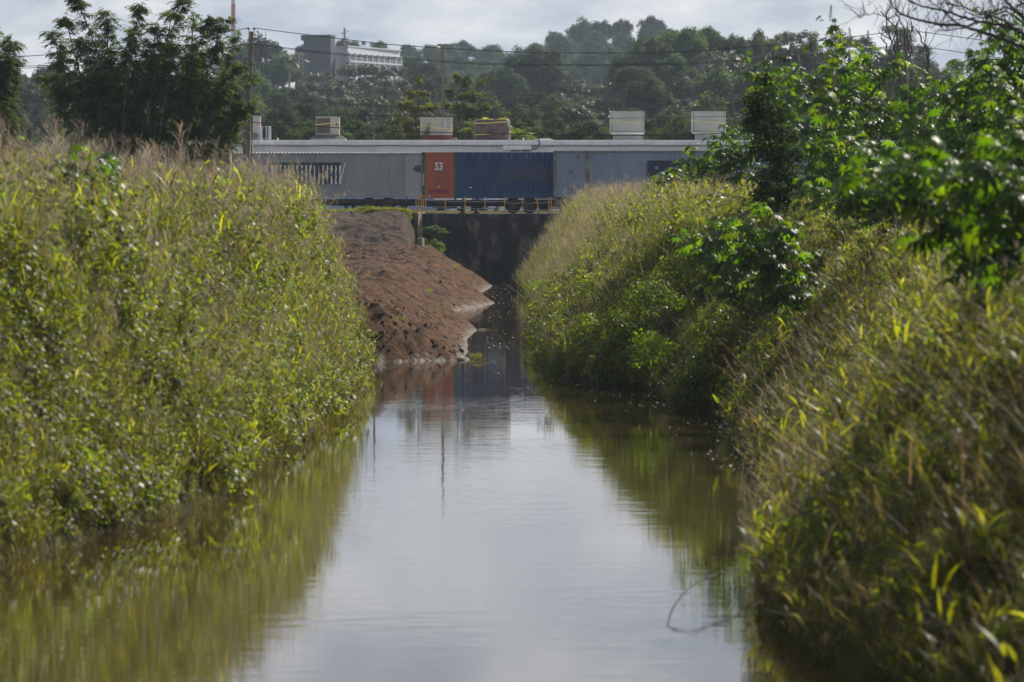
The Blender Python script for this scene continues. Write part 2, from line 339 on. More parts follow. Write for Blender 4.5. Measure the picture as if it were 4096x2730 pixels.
XLP = np.array([(-60,-10),(60,-9),(84,-8.6),(91,-8.2),(108,-5.6),(125,-5.4),(137,-5.1),(150,-4.55),(175,-4.75),(186,-5.0),(193,-5.2),(195.5,-1.75),(205,-1.6),(222,-1.75),(236,-1.47),
                (245,-1.7),(258,-2.3),(272,-2.9),(281,-1.7),(291,-0.87),(300,-1.3),(312,-2.0),(325,-1.6),(341,-1.15),(400,-1.1)])
XRP = np.array([(-60,6.2),(50,5.8),(60,5.3),(66,4.7),(70,4.15),(76,3.85),(82,3.9),(95,4.4),(105,5.0),(112,5.2),(125,5.5),(143,5.7),(148,5.9),(151,4.6),(160,4.7),(166,4.1),(171,2.5),(176,1.5),(200,1.25),(260,1.0),(306,0.85),(316,0.4),(345,0.35),(400,.35)])
def XL(y): return np.interp(y, XLP[:,0], XLP[:,1])
def XR(y): return np.interp(y, XRP[:,0], XRP[:,1])
YARD = 4.3
def sat(z, top, k=0.5):  # soft minimum
    return -np.logaddexp(-z / k, -top / k) * k
def hill(x, y):
    base = YARD + 0.0205 * np.clip(y - 425, 0, 900)
    b3 = 7 * np.exp(-(((x - 42) / 45) ** 2) - ((y - 900) / 220) ** 2)
    b1 = 15 * np.exp(-(((x - 30) / 75) ** 2) - ((y - 1850) / 330) ** 2)
    b2 = 4 * np.exp(-(((x + 60) / 140) ** 2) - ((y - 1900) / 300) ** 2)
    return base + np.where(y > 425, b1 + b2 + b3, 0)
def height(x, y, detail=True):
    x = np.asarray(x, float); y = np.asarray(y, float)
    dl, dr = XL(y) - x, x - XR(y)
    dirt = smooth(191, 195, y)
    zl_g = sat(dl * (1.5 + 1.1*smooth(135, 170, y)), 4.1, .5)
    plat = 2.15 + (YARD - 2.15) * smooth(314, 343, y + 0.5 * np.clip(-7 - x, 0, 8))
    zl_d = sat(dl * (0.62 + .5*smooth(322, 343, y)*smooth(-5.7, -6.9, x)), np.where(x > -5.9, np.minimum(plat, 2.3), plat), 0.22)
    zl = zl_g * (1 - dirt) + zl_d * dirt
    zr = sat(dr * 1.2, 4.5, 0.6)
    z = np.maximum(np.maximum(zl, zr), -0.7)
    z = np.where(y > 345.25, YARD, z)
    z = np.where(y > 425, hill(x, y), z)
    if detail:
        nn = 0.35 * vnoise(x, y, 2.3, 1) + 0.18 * vnoise(x, y, 0.9, 2)
        z = z + np.where((y < 343) & (np.abs(x) < 60), nn * smooth(0, 1.2, z) * (1 - dirt * (dl > 0)), 0)
        z = z + np.where(y > 440, 1.2 * vnoise(x, y, 40, 3), 0)
    return z

def sheet(name, xs, ys, hf, mat):
    X, Y = np.meshgrid(xs, ys); Z = hf(X, Y)
    nx, ny = len(xs), len(ys); i = np.arange(ny - 1)[:, None] * nx + np.arange(nx - 1)[None, :]
    f = np.stack([i, i + 1, i + nx + 1, i + nx], -1).reshape(-1, 4)
    return np_mesh(name, np.stack([X, Y, Z], -1).reshape(-1, 3), f, mat, smooth_sh=True)

def geo(a, b, n): return list(np.geomspace(a, b, n))
xs = np.array([-1200] + [-v for v in geo(40, 900, 16)[::-1]] + list(np.arange(-34, -14, 1.0)) + list(np.arange(-14, 16, 0.3)) + list(np.arange(16, 36, 1.0)) + geo(40, 900, 16) + [1200])
ys = np.array(list(np.arange(-60, 60, 10)) + list(np.arange(60, 345, 0.5)) + [345.2, 345.3, 345.6] + list(np.arange(350, 425, 15)) + [425.2] + geo(430, 3000, 60))
def ground_h(x, y):
    z = height(x, y)
    cut = smooth(192, 196, y) * (x < XL(y) + .2) * (y < 345.25)
    return z - 0.5 * cut
g = link('ground', sheet('ground', xs, ys, ground_h, M['ground'])); tag(g, 'dark overgrown ground with canal banks and rising land beyond', 'ground', kind='structure')

w = MB().add([(-16, -40, 0), (16, -40, 0), (16, 345.1, 0), (-16, 345.1, 0)], [(0, 1, 2, 3)]).build('water', M['water'])
tag(w, 'still murky brown canal water mirroring the pale sky', 'water', kind='structure')

def dirt_h(x, y):
    z = height(x, y, False)
    dl = XL(y) - x
    on = smooth(-0.2, 1.0, dl)
    k = smooth(0.2, 2.2, z) * smooth(4.4, 3.2, z)
    # bucket furrows run down the slope, at a slant
    f = y + 1.6 * x
    z = z + on * (0.16 * vnoise(f, x * 0.12, 1.1, 5) + 0.4 * vnoise(f, x * 0.1, 3.4, 6)) * (0.35 + k)
    z = z + on * (0.22 * vnoise(x, y * 0.7, 1.1, 7) * smooth(202, 194, y) + 0.34 * vnoise(x, y, 0.45, 8) * (0.5 + smooth(205, 194, y)) + 0.22 * vnoise(x, y, 1.5, 9))
    z = z + on * (.2 * vnoise(x, y, .26, 11) + .22 * np.abs(vnoise(x, y, .8, 12))) * smooth(.15, .6, z)
    z = z + 0.5 * vnoise(x, y, 1.3, 10) * smooth(2.4, 3.2, z) * smooth(4.5, 3.8, z)
    back = smooth(-17, -14, x)
    return z * 1.0 - (1 - back) * 0.8 - 0.35 * smooth(-.3, -.9, dl)
d = link('dirt_bank', sheet('dirt_bank', np.concatenate([np.arange(-17, -9, 0.35), np.arange(-9, 0.2, 0.11)]), np.concatenate([np.arange(191.5, 345.05, 0.16)]), dirt_h, M['dirt']))
tag(d, 'freshly dug red brown earth bank sloping into the canal', 'earth bank', kind='structure')

# ------------------------------------------------------------------ yard, wall, kerb
yd = MB().add([(-70, 345.5, YARD + .004), (70, 345.5, YARD + .004), (70, 424, YARD + .004), (-70, 424, YARD + .004)], [(0,1,2,3)]).build('yard_pavement', M['asphalt'])
tag(yd, 'grey paved yard behind the canal end wall', 'pavement', kind='structure')
kb = MB().box(-18, 14, 357.0, 357.35, YARD + .008, YARD + .14).build('kerb', M['yellow_kerb']); tag(kb, 'yellow painted kerb across the yard behind the trailers', 'kerb', kind='structure')

wl_ = empty('retaining_wall', (-5.2, 345.2, 0), 'dark stained concrete end wall closing the canal below the yellow posts', 'wall')
def loc_to(o, mb): # shift absolute coordinates into parent's frame
    mb.v = [(x - o.location.x, y - o.location.y, z - o.location.z) for x, y, z in mb.v]; return mb
nx_, nz_ = 90, 26
gx = np.linspace(-5.25, 13, nx_); gz = np.linspace(-1, 1, nz_)
X, Z = np.meshgrid(gx, np.linspace(0, 1, nz_)); top = 4.36 - 0.13 * (X + 5.25) / 8.0
Zw = -1 + Z * (top + 1)
Yw = 345.2 + 0.05 * vnoise(X, Zw, 0.9, 21) + 0.03 * vnoise(X, Zw, 0.35, 22) - 0.05 * (Zw < 1.9) - 0.02
i = np.arange(nz_ - 1)[:, None] * nx_ + np.arange(nx_ - 1)[None, :]
vv = np.stack([X, Yw, Zw], -1).reshape(-1, 3); ff = np.stack([i, i+1, i+nx_+1, i+nx_], -1).reshape(-1, 4)
# top cap and back
tv = np.stack([gx, np.full(nx_, 345.62), top[-1]], -1); nb0 = len(vv); vv = np.concatenate([vv, tv, np.stack([gx, np.full(nx_, 345.62), np.full(nx_, -1.)], -1)])
a = (nz_-1)*nx_ + np.arange(nx_-1); bq = nb0 + np.arange(nx_-1); cq = nb0 + nx_ + np.arange(nx_-1)
ff = np.concatenate([ff, np.stack([a, a+1, bq+1, bq], -1), np.stack([bq, bq+1, cq+1, cq], -1)])
vv = vv - np.array(wl_.location)
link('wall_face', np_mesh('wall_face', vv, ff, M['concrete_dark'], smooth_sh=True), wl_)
mb = MB(); p0, p1 = P(1654, 852, 344.6), P(1673, 852, 344.4); p2 = P(1703, 856, 345.1)
mb.plan([(p0.x, 344.7), (p1.x, 344.35), (p2.x, 346.0), (p2.x, 346.3), (p0.x, 346.3)], 1.6, 4.40)
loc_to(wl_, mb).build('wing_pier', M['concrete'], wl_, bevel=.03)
q0, q1, q2 = P(1667, 953, 338), P(1689, 953, 338), P(1698, 953, 338.5)
bk = empty('concrete_stub', (q0.x, 338, 2.0), 'short broken concrete post standing in the earth below the wing pier', 'post')
mb = MB().plan([(0, 0), (q1.x-q0.x, -.15), (q2.x-q0.x, .2), (q2.x-q0.x, .6), (0, .6)], -.3, q0.z - 2.0).build('stub_block', M['concrete'], bk, bevel=.03)

# railing posts and chains on the wall
rail = empty('chain_railing', (-5.2, 345.4, 4.36), 'row of yellow painted posts joined by two sagging chains on the wall', 'railing')
post_px = [(1663, 777, 1665, 848, 345.5), (1673, 779, 1675, 849, 345.5), (1683, 781, 1685, 851, 345.5), (1691.5, 783, 1692, 852, 345.5), (1703, 784, 1702, 855, 345.4), (1781, 788, 1781, 857, 345.4), (1860, 789, 1860.5, 859, 345.4),
           (1940, 789, 1939.5, 861, 345.4), (2019, 790, 2019.5, 862, 345.4), (2088.5, 791, 2095.5, 862, 345.4), (2145, 792.5, 2158, 863, 345.4), (2195.5, 791, 2195.5, 864, 345.4), (2204.5, 789.5, 2204.5, 866, 345.4)]
posts = []
for (ax, ay, bx, by, Y) in post_px:
    a_, b_ = P(ax, ay, Y), P(bx, by, Y); b_.z -= .08; posts.append((a_, b_))
    mb = MB().tube([b_, b_.lerp(a_, .95), a_ + (a_-b_).normalized()*.0, a_ + Vector((0,0,.025))], [.033, .033, .031, .014], 10)
    loc_to(rail, mb).build('post', M['yellow_post'], rail, smooth_sh=False)
for i in range(len(posts) - 1):
    for fr, sagk in ((.2, .03), (.58, .035)):
        a_, b_ = posts[i][0].lerp(posts[i][1], fr), posts[i+1][0].lerp(posts[i+1][1], fr)
        a_ = a_ + Vector((0, -.035, 0)); b_ = b_ + Vector((0, -.035, 0))
        L = (b_ - a_).length; sag = max(.05, L * (.14 if 8 <= i <= 10 else .04)); nseg = max(8, int(L / .06)); mb = MB(); pts = []
        for k in range(nseg + 1):
            t_ = k / nseg; p = a_.lerp(b_, t_); p.z -= sag * 4 * t_ * (1 - t_); pts.append(p)
        rad = [.016 if k % 2 else .009 for k in range(nseg + 1)]
        loc_to(rail, mb.tube(pts, rad, 5)).build('chain', M['galv'], rail)

# ------------------------------------------------------------------ text
def text_mesh(txt, h, mat, wscale=1.0, vertical=False, bold=0.0):
    cu = bpy.data.curves.new('lettering', 'FONT'); cu.body = '\n'.join(txt) if vertical else txt
    cu.size = h / 0.7; cu.align_x = 'CENTER'; cu.align_y = 'CENTER'; cu.offset = bold; cu.extrude = 0.001; cu.resolution_u = 4
    if vertical: cu.space_line = 0.86
    o = bpy.data.objects.new('lettering', cu); COL.objects.link(o)
    bpy.context.view_layer.update()
    me = bpy.data.meshes.new_from_object(o.evaluated_get(bpy.context.evaluated_depsgraph_get())); me.name = 'lettering'
    bpy.data.objects.remove(o); bpy.data.curves.remove(cu)
    me.materials.clear(); me.materials.append(mat)
    me.transform(Matrix.Diagonal((wscale, 1, 1, 1)))
    return me
def put_text(parent, txt, px, py, Y, hpx, mat, wscale=1.0, vertical=False, bold=0.0, name='lettering'):
    p = P(px, py, Y); h = hpx / F * Y
    return link(name, text_mesh(txt, h, mat, wscale, vertical, bold), parent, loc=p - parent.location, rot=(R(90), 0, 0))

# ------------------------------------------------------------------ shipping containers
def corrugated(x0, x1, z0, z1, y, pitch=0.28, depth=0.036):
    """trapezoid-ribbed sheet facing -y, between x0 and x1"""
    mb = MB(); n = max(1, int(round((x1 - x0) / pitch))); p = (x1 - x0) / n; xs_, ysx = [], []
    for i in range(n):
        a_ = x0 + i * p
        xs_ += [a_, a_ + .25*p, a_ + .42*p, a_ + .83*p]; ysx += [y, y, y + depth, y + depth]
    xs_.append(x1); ysx.append(y)
    vs = []
    for xx, yy in zip(xs_, ysx): vs += [(xx, yy, z0), (xx, yy, z1)]
    return mb.add(vs, [(2*i, 2*i+2, 2*i+3, 2*i+1) for i in range(len(xs_) - 1)])

def container(label, x0, x1, z0, z1, y0, secs, posts_x, roof_mat, fr_mat, depth=2.5, pitch=.28):
    """secs: list of (xa, xb, material, label); posts_x: list of (x centre, width, material)"""
    o = empty('shipping_container', ((x0+x1)/2, y0, z0), label, 'shipping container', 'shipping containers on trailers in the yard')
    sh = lambda mb: loc_to(o, mb)
    for (xa, xb, mt, lb) in secs:
        c = sh(corrugated(xa, xb, z0 + .34, z1 - .1, y0 + .035, pitch)).build('side_panel', mt, o)
        if lb: c['label'] = lb
        sh(MB().box(xa, xb, y0 + .012, y0 + .1, z0 + .02, z0 + .338)).build('bottom_rail', mt, o, bevel=.01)
        sh(MB().box(xa, xb, y0 + .006, y0 + .1, z1 - .098, z1 - .012)).build('top_rail', fr_mat if fr_mat else mt, o, bevel=.01)
    for (xc, wd, mt) in posts_x:
        sh(MB().box(xc - wd/2, xc + wd/2, y0 - .006, y0 + .16, z0 - .05, z1)).build('corner_post', mt, o, bevel=.012)
        for zz in (z0 + .05, z1 - .07):
            sh(MB().box(xc - wd*.42, xc + wd*.42, y0 - .014, y0 + .1, zz - .08, zz + .06)).build('corner_casting', M['rusty'] if mt is M['rusty'] else mt, o, bevel=.015)
            sh(MB().box(xc - .035, xc + .035, y0 - .018, y0 + .05, zz - .06, zz + .03)).build('casting_slot', M['black_steel'], o)
    # roof with cross corrugation, rear side, ends, floor
    mb = MB(); nn = int((x1 - x0) / .22)
    for i in range(nn):
        a_ = x0 + .05 + i * (x1 - x0 - .1) / nn; bb = a_ + (x1 - x0 - .1) / nn
        mb.add([(a_, y0+.02, z1-.012), (a_ + .4*(bb-a_), y0+.02, z1 + .03), (a_ + .7*(bb-a_), y0+.02, z1 + .03), (bb, y0+.02, z1-.012),
                (a_, y0+depth, z1-.012), (a_ + .4*(bb-a_), y0+depth, z1 + .03), (a_ + .7*(bb-a_), y0+depth, z1 + .03), (bb, y0+depth, z1-.012)],
               [(0,1,5,4), (1,2,6,5), (2,3,7,6), (0,3,2,1)])
    sh(mb).build('roof', roof_mat, o)
    sh(MB().box(x0 + .03, x1 - .03, y0 + .2, y0 + depth - .01, z0 + .03, z1 - .02)).build('shell', secs[-1][2], o)
    return o

YC = 350.0
Xc = lambda px, Y=YC: (px - 2048) / F * Y
# light grey 48 ft box
zt, zb = P(0, 612, YC).z, P(0, 793, YC).z
gA = container('long light grey container marked 48 with torn slanted sticker', Xc(925), Xc(1688), zb, zt, YC,
               [(Xc(925)+.06, Xc(1562), M['grey_box'], None), (Xc(1574), Xc(1624), M['grey_box'], None), (Xc(1634), Xc(1683), M['pale_box'], 'pale end panel marked 48')],
               [(Xc(1568), .17, M['grey_box']), (Xc(1629), .17, M['pale_box']), (Xc(1686), .06, M['grey_box'])], M['white_trim'], M['grey_box'])
put_text(gA, '48', 1670, 677, YC - .02, 28, M['dark_print'], .78, bold=.012)
put_text(gA, 'DTA802574', 1591.5, 683, YC - .02, 5.0, M['dark_print'], .9, vertical=True)
dec = empty  # sticker: torn parallelogram, pieces lie on the ribs
class Scraps:
    def __init__(s, nm, mt): s.nm, s.mt = nm, mt
    def box(s, *a): loc_to(gA, MB().box(*a)).build(s.nm, s.mt, gA)
mbw, mbd = Scraps('sticker_scrap', M['white_print']), Scraps('dark_scrap', M['dark_print'])
rs = random.Random(3)
px = 1076.0; ytop, ybot = 651, 737
while px < 1382:
    sl = lambda f: 1385 - (1385 - 1358) * f        # slanted right edge
    wd = 8.5
    x0_, x1_ = Xc(px), Xc(px + wd)
    if sl(.5) < px + wd: break
    dark = (int(px / wd) % 2 == 0)
    z0_, z1_ = P(0, ybot, YC).z, P(0, ytop, YC).z
    yy = YC - .008
    if dark: mbd.box(x0_, x1_, yy, yy + .004, z0_ + .05*rs.random(), z1_)
    else:
        nj = 8; prev = rs.uniform(.0, .3)
        for j in range(nj):
            za, zb2 = z0_ + (z1_-z0_)*j/nj, z0_ + (z1_-z0_)*(j+1)/nj
            fcol = rs.random(); l_, r_ = rs.uniform(0, .35), rs.uniform(.65, 1)
            if j in (0,): l_, r_ = 0, 1
            if j == nj-1: (mbd).box(x0_, x1_, yy, yy+.004, za, zb2); continue
            if fcol < .12: continue
            mbw.box(x0_ + (x1_-x0_)*l_, x0_ + (x1_-x0_)*r_, yy, yy + .004, za, zb2)
            if r_ < .9: mbd.box(x0_ + (x1_-x0_)*(r_+.02), x1_, yy, yy + .004, za, zb2)
    px += wd
a_, b_ = P(1384, 652, YC - .01), P(1360, 737, YC - .01)
loc_to(gA, MB().prism([(a_.x-.08, a_.z), (a_.x, a_.z), (b_.x, b_.z), (b_.x-.08, b_.z)], YC-.014, YC-.010)).build('sticker_edge', M['white_print'], gA)
for pxv in (1512, 1530): loc_to(gA, MB().box(Xc(pxv)-.05, Xc(pxv)+.05, YC-.01, YC+.05, P(0,632,YC).z, P(0,622,YC).z)).build('vent_cover', M['grey_box'], gA, bevel=.01)

# red and blue 53 ft box
zt, zb = P(0, 609, YC).z, P(0, 796, YC).z
gB = container('dark blue container with red end bay between green posts marked 53', Xc(1688)+.01, Xc(1688)+16.1, zb, zt, YC,
               [(Xc(1699), Xc(1816), M['red_box'], 'orange red end bay with white 53'), (Xc(1826), Xc(1688)+16.0, M['blue_box'], None)],
               [(Xc(1693.5), .165, M['green_post']), (Xc(1821), .165, M['green_post']), (Xc(1688)+16.02, .165, M['green_post'])], M['white_trim'], None, pitch=.33)
put_text(gB, '53', 1755.5, 668, YC - .02, 30, M['white_print'], .78, bold=.022)
put_text(gB, 'WESTWAY', 1693.5, 721, YC - .03, 5.6, M['white_print'], .95, vertical=True, bold=.006)
def decal(o, px0, py0, px1, py1, Y, mat, name):
    a_, b_ = P(px0, py0, Y), P(px1, py1, Y); return loc_to(o, MB().box(a_.x, b_.x, Y, Y + .004, b_.z, a_.z)).build(name, mat, o)
decal(gB, 1751, 742, 1762, 754, YC - .01, M['yellow_print'], 'yellow_sticker')
for k in range(3): decal(gB, 1752.5, 743.6 + 3.4*k, 1760.5, 744.8 + 3.4*k, YC - .014, M['dark_print'], 'sticker_print')
for k in range(4): decal(gB, 1717 + 20*k, 761 - k*.6, 1717 + 20*k + 17, 772 - k*.6, YC - .008, M['purple_print'], 'purple_patch')
decal(gB, 1714, 785, 1720.5, 788.5, YC - .008, M['white_print'], 'white_sticker')
decal(gB, 1878, 749, 1888, 753, YC - .008, M['white_print'], 'white_sticker')
k = 0
for pxv in np.arange(1997, 2172, 20.9): decal(gB, pxv, 663 + (k % 3)*.5, pxv + 18, 723 + (k % 2), YC - .008, M['mauve_print'], 'faded_logo_patch'); k += 1
for pxv in np.arange(1860, 2200, 31):
    decal(gB, pxv, 614, pxv + 1.5 + random.random(), 622 + random.random()*16, YC - .010, M['bluegrey_box'], 'rust_streak')
for pxv in (1704, 1710, 1716): decal(gB, pxv, 612, pxv + 3, 615, YC - .004, M['yellow_print'], 'hazard_mark')

# blue-grey 53 ft box on the right, a little nearer
YD = 348.5
zt, zb = P(0, 604, YD).z, P(0, 791, YD).z
XD = lambda px: (px - 2048) / F * YD
gC = container("blue grey container marked 53' with rusty corner posts", XD(2214), XD(2214)+16.15, zb, zt, YD,
               [(XD(2226), XD(2342), M['bluegrey_box'], None), (XD(2356), XD(2214)+16.0, M['bluegrey_box'], None)],
               [(XD(2219.5), .17, M['rusty']), (XD(2349), .18, M['rusty']), (XD(2214)+16.05, .17, M['rusty'])], M['bluegrey_box'], M['rusty'])
put_text(gC, "53'", 2285, 690, YD - .02, 14, M['dark_print'], .95)
put_text(gC, 'WTP', 2312, 632, YD - .02, 7, M['dark_print'], .95)
put_text(gC, 'DA', 2384, 746, YD - .02, 10, M['dark_print'], .8)
decal(gC, 2306, 625, 2318, 626.2, YD - .012, M['dark_print'], 'arrow_mark'); decal(gC, 2381, 738.2, 2392, 739.4, YD - .012, M['dark_print'], 'arrow_mark')
decal(gC, 2278.5, 741, 2289.5, 752.5, YD - .010, M['yellow_print'], 'yellow_sticker')
for k in range(3): decal(gC, 2280, 742.6 + 3.4*k, 2288, 743.8 + 3.4*k, YD - .014, M['dark_print'], 'sticker_print')
a_, b_ = P(2589, 643, YD - .012), P(2760, 760, YD - .012)
lg = MB(); rr_ = .12; poly = []
for cx_, cz_, a0 in ((a_.x+rr_, a_.z-rr_, 90), (a_.x+rr_, b_.z+rr_, 180), (b_.x-rr_, b_.z+rr_, 270), (b_.x-rr_, a_.z-rr_, 0)):
    for q in range(5): an = R(a0 + 22.5*q); poly.append((cx_ + rr_*math.cos(an), cz_ + rr_*math.sin(an)))
loc_to(gC, lg.prism(poly, YD - .012, YD - .006)).build('logo_panel', M['navy_print'], gC)
c_ = P(2626, 672, YD - .02)
loc_to(gC, MB().disc((c_.x, YD - .017, c_.z), (0,1,0), .1, .004, 16)).build('logo_dot', M['bluegrey_box'], gC)
c0, c1 = P(2606, 720, YD - .02), P(2700, 668, YD - .02)
loc_to(gC, MB().prism([(c0.x, c0.z), (c1.x, c0.z), (c1.x, c1.z), (c0.x+.4, c0.z+.42)], YD - .020, YD - .014)).build('logo_swoosh', M['bluegrey_box'], gC)
for pxv in (2375, 2412): loc_to(gC, MB().box(XD(pxv)-.05, XD(pxv)+.05, YD-.012, YD+.05, P(0,622,YD).z, P(0,610,YD).z)).build('vent_cover', M['rusty'], gC, bevel=.01)

# dark red and white box whose end shows left of the pole
YE = 351.5
XE = lambda px: (px - 2048) / F * YE
zt, zb = P(0, 606, YE).z, P(0, 793, YE).z
gD = container('dark red container end with white streaked strip beside the utility pole', XE(921) - 12.2, XE(921), zb, zt, YE,
               [(XE(921) - 12.1, XE(857), M['dark_red'], None), (XE(866), XE(889), M['white_print'], 'white streaked strip'), (XE(893), XE(917), M['rusty'], None)],
               [(XE(861), .12, M['dark_red']), (XE(891), .08, M['dark_red']), (XE(919), .08, M['rusty'])], M['dark_red'], M['dark_red'], pitch=.16)

# ------------------------------------------------------------------ trailers
def wheel(name, o, x, y, z, r, wd=.26):
    t_ = loc_to(o, MB().tube([(x, y, z), (x, y+.03, z), (x, y+wd-.03, z), (x, y+wd, z)], [r-.05, r, r, r-.05], 24)).build(name, M['rubber'], o)
    hub = loc_to(o, MB().disc((x, y+.02, z), (0,1,0), r*.56, .06, 20).disc((x, y-.03, z), (0,1,0), r*.2, .1, 10)).build('rim', M['rim'], None)
    hub.parent = t_; return t_
def trailer(label, x0, x1, ztop, y0, wheels, legs, mat, mudflap=None):
    o = empty('trailer_chassis', ((x0+x1)/2, y0, YARD), label, 'trailer', 'trailer chassis under the containers')
    zt_ = ztop - .06
    loc_to(o, MB().box(x0, x1, y0+.75, y0+.9, zt_-.42, zt_-.1).box(x0, x1, y0+1.6, y0+1.75, zt_-.42, zt_-.1)).build('frame_beam', mat, o)
    loc_to(o, MB().box(x0, x1, y0+.06, y0+.14, zt_-.26, zt_-.002)).build('side_rail', mat, o)
    mb = MB(); 
    for xx in np.arange(x0+.5, x1, 1.3): mb.box(xx-.05, xx+.05, y0+.1, y0+2.3, zt_-.2, zt_-.05)
    loc_to(o, mb).build('cross_member', mat, o)
    for xx in wheels:
        wheel('wheel', o, xx, y0+.15, YARD+.5, .5); wheel('wheel', o, xx, y0+2.0, YARD+.5, .5)
        loc_to(o, MB().tube([(xx, y0+.2, YARD+.5), (xx, y0+2.2, YARD+.5)], .07, 8)).build('axle', mat, o)
    if wheels:
        loc_to(o, MB().box(min(wheels)-.4, max(wheels)+.4, y0+.7, y0+.95, YARD+.62, zt_-.35).box(min(wheels)-.4, max(wheels)+.4, y0+1.55, y0+1.8, YARD+.62, zt_-.35)).build('bogie', mat, o)
        xm = max(wheels) + .68
        loc_to(o, MB().prism([(xm, zt_-.2), (xm+.7, zt_-.2), (xm+.42, YARD+.25), (xm+.12, YARD+.25)], y0+.2, y0+.24)).build('mudflap', M['rubber'], o)
    for xx in legs:
        for yy in (y0+.45, y0+1.9):
            loc_to(o, MB().box(xx-.09, xx+.09, yy-.09, yy+.09, YARD+.06, zt_-.2).box(xx-.2, xx+.2, yy-.2, yy+.2, YARD+.006, YARD+.06)).build('landing_leg', mat, o)
        loc_to(o, MB().tube([(xx, y0+.5, YARD+.9), (xx+.6, y0+1.1, zt_-.2)], .035, 6)).build('leg_brace', mat, o)
    for xx in np.arange(x0+1.0, x1-1, 2.9): loc_to(o, MB().box(xx, xx+.3, y0+.04, y0+.056, zt_-.2, zt_-.12, 0).box(xx+.3, xx+.6, y0+.04, y0+.056, zt_-.2, zt_-.12, 1)).build('reflector', [M['tail_red'], M['rim']], o)
    return o
trailer('black trailer chassis with two exposed tyres under the grey container', Xc(925), Xc(1690), P(0,793,YC).z, YC, [Xc(1475), Xc(1551)], [Xc(1383), Xc(1412)], M['black_steel'])
trailer('dark trailer chassis under the blue container behind the yellow posts', Xc(1695), Xc(1688)+16, P(0,796,YC).z, YC, [Xc(2052), Xc(2118)], [Xc(1848), Xc(1905)], M['black_steel'])
trailer("green trailer chassis under the blue grey container marked 53'", XD(2214), XD(2214)+16, P(0,791,YD).z, YD, [XD(2890), XD(2960)], [XD(2168)+1.2, XD(2600)], M['green_steel'])
trailer('black trailer chassis under the dark red container', XE(921)-12.2, XE(921), P(0,793,YE).z, YE, [XE(921)-10.8, XE(921)-9.6], [XE(921)-2.4], M['black_steel'])

# ------------------------------------------------------------------ cars in the gap below the containers
def car(label, x, y, rz, paint, van=False):
    o = empty('parked_van' if van else 'parked_car', (x, y, YARD), label, 'van' if van else 'car', None, rz)
    H = 1.9 if van else 1.42
    low = [(-2.15,.35),(-2.2,.62),(-2.12,.92),(-1.9,1.0),(-1.0,1.02),(0.6,.98),(1.5,.9),(2.05,.78),(2.18,.6),(2.15,.3),(1.7,.24),(-1.7,.24)]
    cabn = [(-2.05,.95),(-1.85,H-.1),(-1.6,H),(.9,H),(1.35,1.2),(1.75,.92)] if van else [(-1.75,.97),(-1.25,H-.07),(-.9,H),(.1,H),(.45,H-.08),(1.25,.93)]
    b_ = MB().prism(low, -.86, .86).build('body', paint, o, bevel=.09)
    c_ = MB().prism(cabn, -.74, .74).build('cabin', paint, o, bevel=.07)
    def win(poly, y_): MB().prism(poly, y_ - .006, y_ + .006).build('side_window', M['glass_dark'], o)
    for s in (-1, 1):
        if van: win([(-1.75,1.12),(-1.6,H-.2),(.75,H-.2),(1.15,1.15)], s*.748)
        else: win([(-1.45,1.02),(-1.08,H-.14),(-.3,H-.1),(-.3,1.02)], s*.748); win([(-.22,1.02),(-.22,H-.1),(.2,H-.12),(.95,1.02)], s*.748)
        for xx in (-1.35, 1.35):
            t_ = MB().tube([(xx, s*.68, .33), (xx, s*.88, .33)], .33, 22).build('wheel', M['rubber'], o)
            h_ = MB().disc((xx, s*.885, .33), (0,1,0), .2, .02, 16).build('rim', M['rim'], None); h_.parent = t_
        MB().box(-2.225, -2.14, s*.83-.13, s*.83+.05, .62, .8).build('tail_lamp', M['tail_red'], o, bevel=.015)
        MB().box(2.06, 2.15, s*.66-.16, s*.66+.16, .6, .72).build('headlight', M['white_print'], o, bevel=.015)
    MB().add([(-1.78,-.62,1.0),(-1.78,.62,1.0),(-1.3,.58,H-.09),(-1.3,-.58,H-.09)] if not van else [(-2.06,-.6,1.15),(-2.06,.6,1.15),(-1.9,.58,H-.2),(-1.9,-.58,H-.2)], [(0,1,2,3)]).build('rear_window', M['glass_dark'], o)
    MB().box(-2.235, -2.2, -.24, .24, .42, .54).build('number_plate', M['white_print'], o)
    MB().box(-2.24, -2.05, -.84, .84, .3, .36).build('bumper', M['rubber'], o)
    return o
car('white car glimpsed under the red container bay', Xc(1795, 362)+.8, 362, R(62), M['car_white'])
car('pale blue car glimpsed under the blue container', Xc(1880, 363)+.6, 363.5, R(75), M['car_blue'])
car('faded pink van glimpsed beside the rightmost yellow posts', Xc(2262, 359), 359, R(0), M['car_pink'], True)

# ------------------------------------------------------------------ warehouse with rooftop units
YB = 372.0
XB = lambda px, Y=YB: (px - 2048) / F * Y
bx0, bx1 = XB(500), XB(4500)
wh = empty('warehouse', (XB(2000), YB, YARD), 'long low white flat roofed warehouse behind the containers', 'warehouse')
LT = lambda mb: loc_to(wh, mb)
zr = P(0, 563, YB).z
LT(MB().box(bx0, bx1, YB, YB + 45, YARD + .006, zr - .3)).build('wall', M['white_wall'], wh)
LT(MB().box(bx0-.2, bx1+.2, YB - .26, YB + 45.2, zr - .29, zr)).build('roof_slab', M['white_trim'], wh, bevel=.02)
LT(MB().box(bx0-.2, bx1+.2, YB - .20, YB + 45.1, zr + .003, zr + .035)).build('roof_sheet', M['roof_line'], wh)
LT(MB().box(XB(1100), XB(1800), YB - .02, YB - .001, YARD + .01, YARD + 1.25)).build('low_blue_band', M['blue_band'], wh)  # pale blue band along the foot of the wall
